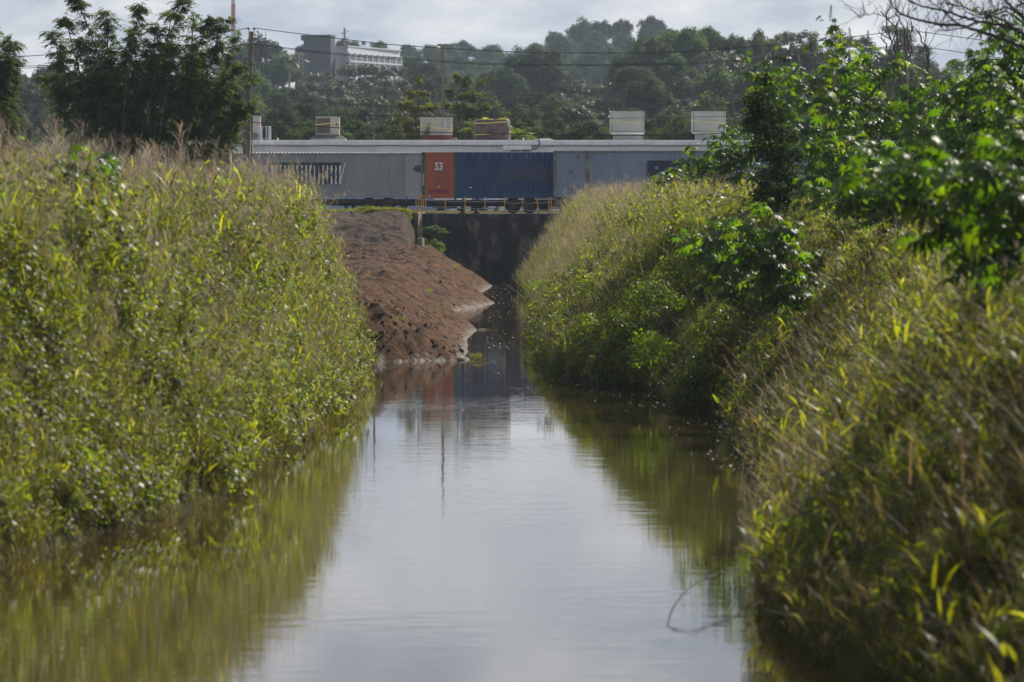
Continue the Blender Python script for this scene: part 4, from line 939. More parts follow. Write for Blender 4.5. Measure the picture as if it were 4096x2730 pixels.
def grass_tuft(name, seed, nst=13, h=(0.7, 1.4), leafL=(.18, .5), leafW=(.012, .025), perst=7, rad=.24, cols=((GREEN,.5),(LIME,.45),(YEL,.05)), seeds=.4, lean=.45, basal=12, dead=.18):
    r = np.random.default_rng(seed); parts = []
    a0 = r.random(nst)*6.283; rr = rad*np.sqrt(r.random(nst))
    base = np.stack([np.cos(a0)*rr, np.sin(a0)*rr, np.full(nst, -.05)], 1)
    az = a0 + r.normal(0, .6, nst); th0 = np.abs(r.normal(0, .14, nst)) + .04; cv = np.abs(r.normal(lean, .25, nst)); L = r.uniform(*h, nst)
    v, f, pts = ribbons(base, az, th0, cv, L, np.full(nst, .009), 6, thin)
    parts.append((v, f, cvar((0.13, 0.115, 0.05) if seeds > .75 else (0.085, 0.1, 0.025), nst, 14, r, .4)))
    # leaves along the stems
    k = nst * perst; si = np.repeat(np.arange(nst), perst); t = r.uniform(.12, .92, k); seg = np.minimum((t*6).astype(int), 5); fr = (t*6 - seg)[:, None]
    lb = pts[si, seg]*(1-fr) + pts[si, seg+1]*fr
    names = r.random(k); cc = np.zeros((k, 3)); acc = 0
    for c, p in cols:
        mk = (names >= acc) & (names < acc + p); cc[mk] = c; acc += p
    cc[names >= acc] = cols[-1][0]
    low = (t < dead) ; cc[low & (r.random(k) < .7)] = BROWN
    cc *= (1 + .3*(r.random((k, 1))*2 - 1))
    ll = r.uniform(*leafL, k) * (1.1 - .35*t)
    v, f, _ = ribbons(lb, r.random(k)*6.283, r.uniform(.15, .9, k), r.uniform(.0, 1.9, k), ll, r.uniform(*leafW, k), 4, blade, r.normal(0, .5, k))
    parts.append((v, f, np.repeat(cc, 10, 0)))
    if basal:
        b0 = np.zeros((basal, 3)); a1 = r.random(basal)*6.283; b0[:, 0] = np.cos(a1)*rad; b0[:, 1] = np.sin(a1)*rad
        v, f, _ = ribbons(b0, a1 + r.normal(0, .5, basal), r.uniform(.1, .7, basal), r.uniform(.6, 1.8, basal), r.uniform(.35, .8, basal), r.uniform(*leafW, basal), 5, blade, r.normal(0, .4, basal))
        cb = np.array([BROWN if r.random() < .45 else GREEN for _ in range(basal)]) * (1 + .3*(r.random((basal, 1))*2-1))
        parts.append((v, f, np.repeat(cb, 12, 0)))
    ns = int(nst*seeds)
    if ns:
        nb = 11; k = ns*nb; si = np.repeat(np.arange(ns), nb); tt = r.uniform(.0, 1, k)
        tipd = pts[:ns, -1] - pts[:ns, -2]; tipd /= np.linalg.norm(tipd, axis=1, keepdims=True)
        lb = pts[si, -1] + tipd[si] * (tt * .22)[:, None]
        v, f, _ = ribbons(lb, r.random(k)*6.283, r.uniform(.2, 1.0, k), r.uniform(.2, 1.3, k), r.uniform(.07, .2, k)*(1.15-.6*tt), np.full(k, .0042), 3, lambda s: .6 + .5*np.sin(s*3.1))
        parts.append((v, f, cvar(PINK, k, 8, r, .35))); nseed = len(f)
    else: nseed = 0
    v, f, c = merge(parts)
    me = np_mesh(name, v, f, M['grass'], c); me.materials.append(M['seed'])
    if nseed:
        mi = np.zeros(len(me.polygons), np.int32); mi[-nseed:] = 1; me.polygons.foreach_set('material_index', mi)
    return me

def reed_tuft(name, seed):
    """broad arching blades in a fountain"""
    r = np.random.default_rng(seed); n = 22; a = r.random(n)*6.283; parts = []
    b0 = np.stack([np.cos(a)*.08, np.sin(a)*.08, np.zeros(n)], 1)
    v, f, _ = ribbons(b0, a, r.uniform(.05, .45, n), r.uniform(.5, 1.9, n), r.uniform(.6, 1.3, n), r.uniform(.018, .03, n), 7, blade, r.normal(0, .3, n))
    parts.append((v, f, cvar(LIME, n, 16, r, .3)))
    v, f, c = merge(parts); return np_mesh(name, v, f, M['grass'], c)

def vine_clump(name, seed, rad=.5, hgt=.6, n=260, size=(.028, .07), col=(0.085, 0.11, 0.008), hang=0.0):
    r = np.random.default_rng(seed)
    a = r.random(n)*6.283; q = np.sqrt(r.random(n)); x, y = np.cos(a)*q*rad, np.sin(a)*q*rad
    z = hgt*(1 - q**2)*r.uniform(.55, 1.05, n) - hang*q*r.random(n)
    c = np.stack([x, y, z], 1)
    nr = np.stack([x/rad*.9, y/rad*.9, np.full(n, .8)], 1) + r.normal(0, .45, (n, 3)); nr /= np.linalg.norm(nr, axis=1, keepdims=True)
    tip = np.stack([x, y, np.full(n, -.25)], 1) + r.normal(0, .15, (n, 3))
    L = r.uniform(*size, n); v, f = leaf_quads(c, nr, L*1.25, L, r, tip)
    cc = cvar(col, n, 4, r, .4); old = np.repeat(r.random(n) < .06, 4); cc[old] = YEL
    k = 26; a2 = r.random(k)*6.283
    v2, f2, _ = ribbons(np.zeros((k, 3)), a2, r.uniform(.1, .9, k), r.uniform(.2, 1.2, k), r.uniform(.3, .8, k)*rad*1.8, np.full(k, .007), 4, thin)
    v, f, c_ = merge([(v, f, cc), (v2, f2, cvar(BROWN, k, 10, r, .4))])
    return np_mesh(name, v, f, M['grass'], c_)

def scatter(name, meshes, pts, rot, scl, label, cat, idx=None, kind='stuff'):
    """one object of instanced plants on given points"""
    pc = bpy.data.collections.new(name + '_kinds')
    for i, me in enumerate(meshes):
        pc.objects.link(bpy.data.objects.new('%s_%02d' % (me.name, i), me))
    me = bpy.data.meshes.new(name); n = len(pts)
    me.vertices.add(n); me.vertices.foreach_set('co', np.asarray(pts, np.float32).ravel())
    a = me.attributes.new('rot', 'FLOAT_VECTOR', 'POINT'); a.data.foreach_set('vector', np.asarray(rot, np.float32).ravel())
    a = me.attributes.new('scl', 'FLOAT', 'POINT'); a.data.foreach_set('value', np.asarray(scl, np.float32))
    a = me.attributes.new('pick', 'INT', 'POINT'); a.data.foreach_set('value', np.asarray(rng.integers(0, len(meshes), n) if idx is None else idx, np.int32))
    o = link(name, me); tag(o, label, cat, kind=kind)
    gn = bpy.data.node_groups.new(name, 'GeometryNodeTree')
    gn.interface.new_socket('Geometry', in_out='INPUT', socket_type='NodeSocketGeometry'); gn.interface.new_socket('Geometry', in_out='OUTPUT', socket_type='NodeSocketGeometry')
    N, Lk = gn.nodes, gn.links
    gi, go = N.new('NodeGroupInput'), N.new('NodeGroupOutput')
    ci = N.new('GeometryNodeCollectionInfo'); ci.inputs['Collection'].default_value = pc; ci.inputs['Separate Children'].default_value = True; ci.inputs['Reset Children'].default_value = True
    ip = N.new('GeometryNodeInstanceOnPoints'); ip.inputs['Pick Instance'].default_value = True
    def at(nm, ty):
        x = N.new('GeometryNodeInputNamedAttribute'); x.data_type = ty; x.inputs['Name'].default_value = nm
        return [s for s in x.outputs if s.enabled and s.name == 'Attribute'][0]
    e2r = N.new('FunctionNodeEulerToRotation'); Lk.new(at('rot', 'FLOAT_VECTOR'), e2r.inputs[0])
    Lk.new(gi.outputs[0], ip.inputs['Points']); Lk.new(ci.outputs[0], ip.inputs['Instance']); Lk.new(at('pick', 'INT'), ip.inputs['Instance Index'])
    Lk.new(e2r.outputs[0], ip.inputs['Rotation']); Lk.new(at('scl', 'FLOAT'), ip.inputs['Scale'])
    Lk.new(ip.outputs[0], go.inputs[0])
    md = o.modifiers.new('scatter', 'NODES'); md.node_group = gn
    return o

# ------------------------------------------------------------------ bank vegetation
TUFT = [grass_tuft('tall_grass_tuft', 100 + i) for i in range(5)]
TUFT_S = [grass_tuft('seeding_grass_tuft', 200 + i, nst=16, h=(.6, 1.35), seeds=.9, perst=4, leafL=(.14, .34), leafW=(.010, .02), cols=((GREEN,.3),(LIME,.45),(STRAW,.25)), basal=6, lean=.45) for i in range(4)]
TUFT_L = [grass_tuft('leafy_grass_tuft', 300 + i, nst=12, h=(.5, 1.0), seeds=.15, perst=8, leafL=(.25, .55), leafW=(.022, .038), cols=((GREEN,.4),(LIME,.52),(YEL,.08)), basal=10, lean=.7) for i in range(4)]
TUFT_D = [grass_tuft('dry_grass_tuft', 400 + i, nst=16, h=(.5, 1.1), seeds=.12, perst=5, leafL=(.2, .45), leafW=(.008, .016), cols=((BROWN,.6),(STRAW,.3),(GREEN,.1)), basal=14, lean=.9, dead=.6) for i in range(3)]
TUFT_B = [grass_tuft('broad_blade_tuft', 350 + i, nst=6, h=(.45, 1.0), seeds=.3, perst=7, leafL=(.28, .6), leafW=(.028, .05), rad=.3, cols=((GREEN,.4),(LIME,.56),(YEL,.04)), basal=8, lean=.8) for i in range(4)]
REED = [reed_tuft('arching_reed', 500 + i) for i in range(3)]
VINE = [vine_clump('vine_clump', 600 + i) for i in range(4)]
def weed(name, seed):
    """upright herb: a few stems set with oval leaves"""
    r = np.random.default_rng(seed); ns, per = 8, 34; a = r.random(ns)*6.283
    base = np.stack([np.cos(a)*.15, np.sin(a)*.15, np.zeros(ns)], 1)
    v, f, pts = ribbons(base, a, r.uniform(.05, .3, ns), r.uniform(.1, .6, ns), r.uniform(.6, 1.3, ns), np.full(ns, .01), 6, thin); P_ = [(v, f, cvar((0.09, 0.07, 0.03), ns, 14, r))]
    k = ns*per; si = np.repeat(np.arange(ns), per); t = r.uniform(.15, 1, k)*5.99; sg = t.astype(int); fr = (t - sg)[:, None]
    c = pts[si, sg]*(1-fr) + pts[si, sg+1]*fr; b = r.random(k)*6.283; dirn = np.stack([np.cos(b), np.sin(b), r.uniform(-.5, .3, k)], 1)
    L = r.uniform(.045, .11, k); nr = np.array([0, 0, 1.0]) + dirn*.5 + r.normal(0, .3, (k, 3)); nr /= np.linalg.norm(nr, axis=1, keepdims=True)
    v2, f2 = leaf_quads(c + dirn*L[:, None]*.8, nr, L, L*.5, r, dirn); P_.append((v2, f2, cvar((0.085, 0.112, 0.010), k, 4, r, .5)))
    v, f, cc = merge(P_); return np_mesh(name, v, f, M['grass'], cc)
def stalks(name, seed):
    r = np.random.default_rng(seed); n = 6; a = r.random(n)*6.283
    b0 = np.stack([r.normal(0, .3, n), r.normal(0, .3, n), r.uniform(.0, .5, n)], 1)
    v, f, _ = ribbons(b0, a, r.uniform(.4, 1.3, n), r.uniform(-.1, .9, n), r.uniform(.6, 1.5, n), r.uniform(.008, .014, n), 6, thin)
    return np_mesh(name, v, f, M['seed'], cvar((0.17, 0.13, 0.085), n, 14, r, .4))
STALK = [stalks('dead_stalks', 580 + i) for i in range(4)]
def litter_leaf():
    v, f = leaf_quads(np.zeros((1, 3)), np.array([[0, 0, 1.0]]), [1.0], [.4], np.random.default_rng(1), np.array([[1.0, 0, 0]]))
    v[:, 2] = abs(v[:, 2]); return np_mesh('floating_leaf', v, f, M['seed'], np.tile(np.array([[.12, .09, .04]]), (4, 1)))
WEED = [weed('leafy_weed', 560 + i) for i in range(4)]
VINE_D = [vine_clump('hanging_vine_clump', 650 + i, rad=.45, hgt=.4, n=230, size=(.03, .065), col=(0.05, 0.075, 0.011), hang=.9) for i in range(3)]

def candidates(n, y0, y1, side, dmin, dmax, seed):
    """random points along one bank by distance d from the waterline, inside the view (+ margin)"""
    r = np.random.default_rng(seed); Y = r.uniform(y0, y1, n); d = r.uniform(dmin, dmax, n)
    X = XL(Y) - d if side < 0 else XR(Y) + d
    ok = np.abs(X) < 0.0925 * Y + 1.3
    return X[ok], Y[ok], d[ok], r
def place(X, Y, r, s0, s1, side, tilt=.25, sink=0.0):
    Z = height(X, Y) - sink; n = len(X)
    rot = np.stack([r.normal(0, .12, n), -side * np.abs(r.normal(tilt, .15, n)) * 0 + r.normal(0, .12, n) - side*tilt*.0, r.random(n)*6.283], 1)
    # lean towards the water: small rotation about Y axis
    lean = r.normal(tilt, .12, n) * side * -1.0
    ang = rot[:, 2]
    rot[:, 0] += lean * -np.sin(ang) * 0
    return np.stack([X, Y, Z], 1), rot, r.uniform(s0, s1, n)

def bank(name, meshes, n, y0, y1, side, d0, d1, seed, s0, s1, label, cat='grass', mask=None, hs=None, sink=0.0):
    X, Y, d, r = candidates(n, y0, y1, side, d0, d1, seed)
    if mask is not None:
        k = mask(X, Y, d, r); X, Y, d = X[k], Y[k], d[k]
    p, rot, s = place(X, Y, r, s0, s1, side, sink=sink)
    if hs is not None: s = s * hs(X, Y, d)
    return scatter(name, meshes, p, rot, s, label, cat)

patch = lambda X, Y, s, sd, t: vnoise(X, Y, s, sd) + .15 * vnoise(X, Y, s*.3, sd+1) > t
hL = lambda X, Y, d: (0.85 + .43*smooth(.3, 3.0, d)) * (1 + .5*vnoise(X, Y, 2.2, 31) + .6*vnoise(X, Y*.6, .8, 35) + .35*vnoise(X, Y, 7, 37)) * (1 - .1*smooth(150, 186, Y))
hR = lambda X, Y, d: (0.62 + .3*smooth(.5, 4, d)) * (1 + .6*vnoise(X, Y, 2.0, 32) + .6*vnoise(X, Y*.6, .8, 36))
Lm = lambda X, Y, d, r: (Y < 189.5 - np.clip(-3.5-X, -3, 6)*0)
bank('tall_grass', TUFT, 4000, 78, 190, -1, .1, 12, 11, .9, 1.35, 'tall sunlit yellow green grass covering the bank left of the canal', hs=hL, mask=lambda X, Y, d, r: vnoise(X, Y*.5, .9, 60) + .5*vnoise(X, Y*.5, 2.4, 61) > -.2)
bank('seeding_grass', TUFT_S, 3500, 80, 190, -1, .4, 12, 12, 1.0, 1.45, 'tall grass with beige seed heads on the bank left of the canal', hs=hL, mask=lambda X, Y, d, r: patch(X, Y, 3, 41, -.2))
bank('leafy_grass', TUFT_L, 1500, 78, 190, -1, 0.0, 7, 13, .8, 1.3, 'broad bladed bright grass low on the bank left of the canal', hs=hL, mask=lambda X, Y, d, r: patch(X, Y, 3, 42, -.05))
bank('dry_grass', TUFT_D, 1500, 78, 190, -1, -.25, 3, 14, .6, 1.0, 'dry brown grass trailing at the water edge left of the canal')
bank('vine_leaves', VINE, 4600, 78, 188, -1, 0.0, 7, 15, .7, 1.5, 'small leaved creeping weeds low among the grass left of the canal', cat='weeds', sink=-.1, hs=lambda X, Y, d: 1 + .8*vnoise(X, Y, 1.5, 58), mask=lambda X, Y, d, r: ((patch(X, Y, 5, 43, .12) | ((d < 1.6) & patch(X, Y, 2.5, 59, .0))) & (r.random(len(X)) < .8)))
bank('leafy_weeds', WEED, 11000, 78, 189, -1, 0.1, 11, 16, .8, 1.35, 'upright broad leaved weeds standing in patches on the left bank', cat='weeds', hs=hL, mask=lambda X, Y, d, r: patch(X, Y, 4.5, 57, -.2))
bank('arching_reeds', REED, 420, 78, 188, -1, -.1, 7, 17, .9, 1.5, 'broad arching reed blades rising out of the left bank grass', cat='reeds', hs=hL)

bank('tall_grass', TUFT, 9500, 50, 345, 1, .05, 13, 21, .8, 1.2, 'tall yellow green grass covering the bank right of the canal', hs=hR, mask=lambda X, Y, d, r: (vnoise(X, Y*.5, .9, 60) + .5*vnoise(X, Y*.5, 2.4, 61) > -.2) & ((Y > 132) | (r.random(len(X)) < .3)))
bank('broad_grass', TUFT_B, 2500, 50, 150, 1, .0, 11, 29, .9, 1.4, 'broad bladed bright grass on the nearest part of the right hand bank', mask=lambda X, Y, d, r: patch(X, Y*.7, 1.6, 62, -.12))
bank('seeding_grass', TUFT_S, 5600, 170, 345, 1, .2, 14, 22, .85, 1.25, 'fine pale grass full of seed heads on the far part of the right hand bank', hs=hR, mask=lambda X, Y, d, r: (Y > 235 - 20*vnoise(X, Y, 6, 49)) | patch(X, Y, 3, 44, .12))
bank('leafy_grass', TUFT_L, 4200, 90, 215, 1, 0.0, 9, 23, .8, 1.3, 'broad bladed green grass on the near part of the right hand bank', hs=hR, mask=lambda X, Y, d, r: patch(X, Y, 3, 45, -.1))
bank('dry_grass', TUFT_D, 5500, 50, 170, 1, -.1, 4.5, 24, .6, 1.1, 'dead brown grass hanging to the water on the right hand bank')
bank('vine_leaves', VINE, 8500, 50, 245, 1, 0.1, 12, 25, .8, 1.9, 'small leaved dark green creepers smothering the right hand bank', cat='weeds', hs=lambda X, Y, d: 1 + .7*vnoise(X, Y, 1.7, 48), mask=lambda X, Y, d, r: patch(X, Y, 5, 46, -.08) & ((Y > 128 + 20*vnoise(X, Y, 8, 56)) | (r.random(len(X)) < .06)), sink=-.12)
bank('leafy_weeds', WEED, 9500, 50, 240, 1, 0.1, 11, 28, .7, 1.3, 'upright broad leaved weeds in patches on the right hand bank', cat='weeds', hs=hR, mask=lambda X, Y, d, r: patch(X, Y, 4.5, 55, -.12) & ((d > 1.2) | (Y > 130) | (r.random(len(X)) < .3)))
bank('hanging_vines', VINE_D, 1500, 125, 200, 1, -.1, 2.2, 26, .7, 1.2, 'dark creepers overhanging the water on the right hand bank', cat='weeds', sink=-.45, mask=lambda X, Y, d, r: patch(X, Y, 4, 47, -.1))
bank('arching_reeds', REED, 700, 50, 200, 1, 0.0, 7, 27, .7, 1.2, 'broad arching reed blades among the weeds on the right hand bank', cat='reeds', hs=hR)
bank('dead_stalks', STALK, 1500, 78, 189, -1, .2, 8, 18, .7, 1.2, 'pale dead stalks leaning through the grass on the left bank', cat='dead stalks', sink=-.3)
bank('dead_stalks', STALK, 2600, 50, 300, 1, .1, 9, 30, .7, 1.2, 'pale dead stalks leaning through the weeds on the right hand bank', cat='dead stalks', sink=-.25)
# green lawn strip at the yard edge, and a few blades on the dug earth
r = np.random.default_rng(77); n = 6000
X = r.uniform(-14.5, -5.9, n); Y = r.uniform(342.6, 347.5, n); Z = np.where(Y > 345.4, YARD, dirt_h(X, Y)); kk = (Y > 345.4) | (dirt_h(X, Y) > 3.95)
LAWN = [grass_tuft('lawn_tuft', 700 + i, nst=16, h=(.08, .2), seeds=0, perst=3, leafL=(.1, .24), leafW=(.01, .016), rad=.12, cols=((GREEN,.4),(LIME,.6)), basal=0, dead=0) for i in range(2)]
scatter('lawn_grass', LAWN, np.stack([X, Y, Z], 1)[kk], np.stack([0*X, 0*X, r.random(n)*6.28], 1)[kk], r.uniform(.6, 1.3, n)[kk], 'short bright green grass strip at the yard edge above the dug earth', 'grass')
pt = []
for (px, py, Y) in ((1604, 835, 344.6), (1580, 838, 344.5), (1592, 842, 344.3), (1826, 1052, 330), (1892, 1415, 197.5), (1925, 1425, 196.5), (1905, 1432, 196), (1718, 1220, 240), (1770, 1295, 236), (1600, 1420, 196)):
    p = P(px, py, Y); pt.append((p.x, Y, max(0.0, float(dirt_h(np.array([p.x]), np.array([Y]))[0]))))
pt = np.array(pt); scatter('sprouting_grass', TUFT_L, pt, np.zeros_like(pt), np.linspace(.5, .8, len(pt)) * np.array([.9]*4 + [.45]*6), 'scattered green grass sprouts on the dug earth and in the shallows', 'grass')

# clods and pebbles on the dug earth
def clod(name, seed, mat):
    import mathutils
    r = random.Random(seed); mb = MB(); vs = []; nr, ns = 5, 7
    for j in range(nr):
        ph = math.pi*j/(nr-1)
        for i in range(ns):
            k = r.uniform(.7, 1.2); a_ = 2*math.pi*i/ns
            vs.append((math.sin(ph)*math.cos(a_)*k, math.sin(ph)*math.sin(a_)*k, math.cos(ph)*.65*k))
    return mb.add(vs, [(j*ns+i, j*ns+(i+1) % ns, (j+1)*ns+(i+1) % ns, (j+1)*ns+i) for j in range(nr-1) for i in range(ns)]).mesh(name, mat)
CL = [clod('earth_clod', i, M['dirt']) for i in range(4)]
n = 9000; X = r.uniform(-13, -1.2, n); Y = 191.5 + (345-191.5)*r.random(n)**1.5; zz = dirt_h(X, Y); kk = (XL(Y) - X > .15)
scatter('earth_clods', CL, np.stack([X, Y, zz], 1)[kk], r.uniform(0, 6.28, (n, 3))[kk], (r.gamma(1.3, .012, n) + .008)[kk] * (1 + 1.6*smooth(206, 194, Y[kk])), 'loose clods of earth strewn over the dug bank', 'earth')
ST = [clod('pebble', 20 + i, M['stone']) for i in range(2)]
n = 420; X = r.uniform(-13, -1.2, n); Y = r.uniform(192, 344, n); zz = dirt_h(X, Y); kk = (XL(Y) - X > .1)
scatter('pebbles', ST, np.stack([X, Y, zz], 1)[kk], r.uniform(0, 6.28, (n, 3))[kk], r.uniform(.012, .035, n)[kk], 'small pale pebbles and litter on the dug earth', 'pebbles')
for (px, py, Y, s, lb) in ((1857, 1415, 196.2, .18, 'larger grey stone at the foot of the dug earth bank'), (1852, 1434, 195.6, .15, 'lower grey stone half sunk at the water edge of the dug bank')):
    p = P(px, py, Y); me = clod('rock', int(px), M['stone']); o = link('rock', me, None, (p.x, Y, max(.02, float(dirt_h(np.array([p.x]), np.array([Y]))[0]))), (.2, .1, 1), (s*1.5, s, s*.8)); tag(o, lb, 'rock')
# floating foam specks
n = 900; Y = 150 + 195*r.random(n)**1.2; X = XL(Y) + (XR(Y) - XL(Y)) * r.random(n); kk = vnoise(X*3, Y, 6, 91) > -.12
fm = MB().add([(math.cos(a_)*1.0, math.sin(a_)*1.0, .0) for a_ in np.linspace(0, 6.28, 7)[:-1]] + [(0, 0, .5)], [(i, (i+1) % 6, 6) for i in range(6)]).mesh('foam_speck', M['foam'])
scatter('foam_specks', [fm], np.stack([X, Y, 0*X + .003], 1)[kk], np.stack([0*X, 0*X, r.random(n)*6.28], 1)[kk], (.005 + r.gamma(1.1, .006, n))[kk], 'white foam specks drifting on the dark water below the end wall', 'foam')
r2 = np.random.default_rng(92); n = 700; Y = r2.uniform(70, 200, n); sd_ = r2.random(n) < .35; q_ = r2.gamma(1.3, .22, n) + .05
X = np.where(sd_, XL(Y) + q_, XR(Y) - q_)
scatter('floating_leaves', [litter_leaf()], np.stack([X, Y, 0*X + .006], 1), np.stack([0*X, 0*X, r2.random(n)*6.28], 1), r2.uniform(.04, .12, n), 'dead leaves and scum floating along both edges of the water', 'leaf litter')
n = 420; Y = r2.uniform(95, 172, n); X = XR(Y) - r2.gamma(1.4, .35, n) - .1; kk = vnoise(X*2, Y*1.5, 5, 93) > .02
scatter('foam_specks', [fm], np.stack([X, Y, 0*X + .003], 1)[kk], np.stack([0*X, 0*X, r2.random(n)*6.28], 1)[kk], (.006 + r2.gamma(1.2, .009, n))[kk], 'white foam specks gathered beside the right hand bank', 'foam')
def stick(name, label, pts, rad, mat, cat='stick'):
    q = [P(*p) for p in pts]; d, rr2 = [], []
    for i in range(len(q)-1):
        p0, p1, p2, p3 = q[max(i-1, 0)], q[i], q[i+1], q[min(i+2, len(q)-1)]
        for k in range(6):
            t_ = k/6; d.append(0.5*((2*p1) + (-p0+p2)*t_ + (2*p0-5*p1+4*p2-p3)*t_*t_ + (-p0+3*p1-3*p2+p3)*t_**3)); rr2.append(rad[i]*(1-t_) + rad[i+1]*t_)
    d.append(q[-1]); rr2.append(rad[-1])
    o = MB().tube(d, rr2, 6).build(name, mat); tag(o, label, cat)
stick('driftwood_stick', 'pale thin stick floating off the second lobe of dug earth', [(1912, 1319.5, 236.5), (1950, 1318, 237), (1990, 1319, 236.8)], [.03, .035, .015], M['palebark'])
stick('driftwood_stick', 'pale stick lying in the water beside the grass sprouts', [(1870, 1454, 192.5), (1940, 1455, 192.3), (1996, 1457, 192)], [.03, .04, .02], M['palebark'])
stick('bent_reed_stem', 'long bare stem bending into the water near the bottom', [(2960, 2270, 84), (2790, 2330, 81), (2700, 2420, 79), (2665, 2520, 77.2), (2662, 2560, 76.6)], [.018, .014, .011, .008, .006], M['darktwig'], 'stem')
stick('bent_reed_stem', 'shorter angled stem poking from the water near the bottom', [(3010, 2420, 82), (2900, 2480, 80), (2832, 2560, 77.8)], [.016, .012, .008], M['darktwig'], 'stem')
stick('fallen_stalk', 'pale dry stalk leaning out of the lower weeds by the water', [(3420, 2560, 73), (3300, 2490, 74), (3180, 2465, 75), (3060, 2440, 76)], [.022, .02, .016, .01], M['palebark'], 'stalk')
stick('fallen_stalk', 'long pale grass stalk lying down the grassy slope by the water', [(380, 1690, 102), (520, 1790, 103), (600, 1845, 104)], [.012, .01, .006], M['palebark'], 'stalk')
stick('fallen_stalk', 'second pale stalk lying lower on the grassy slope', [(180, 1540, 104), (260, 1600, 104), (340, 1660, 104)], [.012, .01, .006], M['palebark'], 'stalk')

# ------------------------------------------------------------------ castor plants: every leaf a part
def castor_leaf(name, seed, col, droop=.3):
    r = random.Random(seed); vs, fs = [], []; nl = 8
    for i in range(nl):
        a_ = R(-148 + 296*i/(nl-1)); L = (1.0 - .38*abs(a_)/R(148)) * r.uniform(.88, 1.08) * .66
        d = Vector((math.sin(a_), math.cos(a_), 0)); s_ = Vector((d.y, -d.x, 0)); wd = L*.19
        z1, z2 = -droop*L*.25, -droop*L*1.0
        o = len(vs)
        vs += [(0,0,0), tuple(d*L*.35 + s_*wd*.75 + Vector((0,0,-.015))), tuple(d*L*.4 + Vector((0,0,.02))), tuple(d*L*.35 - s_*wd*.75 + Vector((0,0,-.015))),
               tuple(d*L*.66 + s_*wd*.8 + Vector((0,0,z1-.02))), tuple(d*L*.7 + Vector((0,0,z1))), tuple(d*L*.66 - s_*wd*.8 + Vector((0,0,z1-.02))), tuple(d*L + Vector((0,0,z2)))]
        fs += [(o, o+2, o+1), (o, o+3, o+2), (o+1, o+2, o+5), (o+1, o+5, o+4), (o+2, o+3, o+6), (o+2, o+6, o+5), (o+4, o+5, o+7), (o+5, o+6, o+7)]
    return np_mesh(name, np.array(vs), np.array(fs), M['castor'], np.tile(np.array(col)[None], (len(vs), 1)))
CLF = [castor_leaf('leaf', i, c, dr) for i, (c, dr) in enumerate((((0.026,0.06,0.006),.35), ((0.04,0.082,0.007),.5), ((0.03,0.066,0.007),.15), ((0.066,0.11,0.008),.6), ((0.022,0.05,0.007),.8), ((0.17,0.14,0.012),.5)))]
CW = [.25, .22, .22, .17, .14, .003]
def seed_spike(r):
    mb = MB()
    for k in range(26):
        z_ = .5*k/26; a_ = k*2.4; q = .055*(1 - .6*k/26); c = Vector((math.cos(a_)*q, math.sin(a_)*q, z_)); s = .022
        mb.add([c+Vector((s,0,0)), c+Vector((0,s,0)), c+Vector((-s,0,0)), c+Vector((0,-s,0)), c+Vector((0,0,s)), c+Vector((0,0,-s))], [(0,1,4),(1,2,4),(2,3,4),(3,0,4),(1,0,5),(2,1,5),(3,2,5),(0,3,5)])
    mb.tube([(0,0,-.15), (0,0,.5)], [.012, .006], 5)
    return mb.mesh('seed_spike', M['greenstem'])
SPK = seed_spike(random)
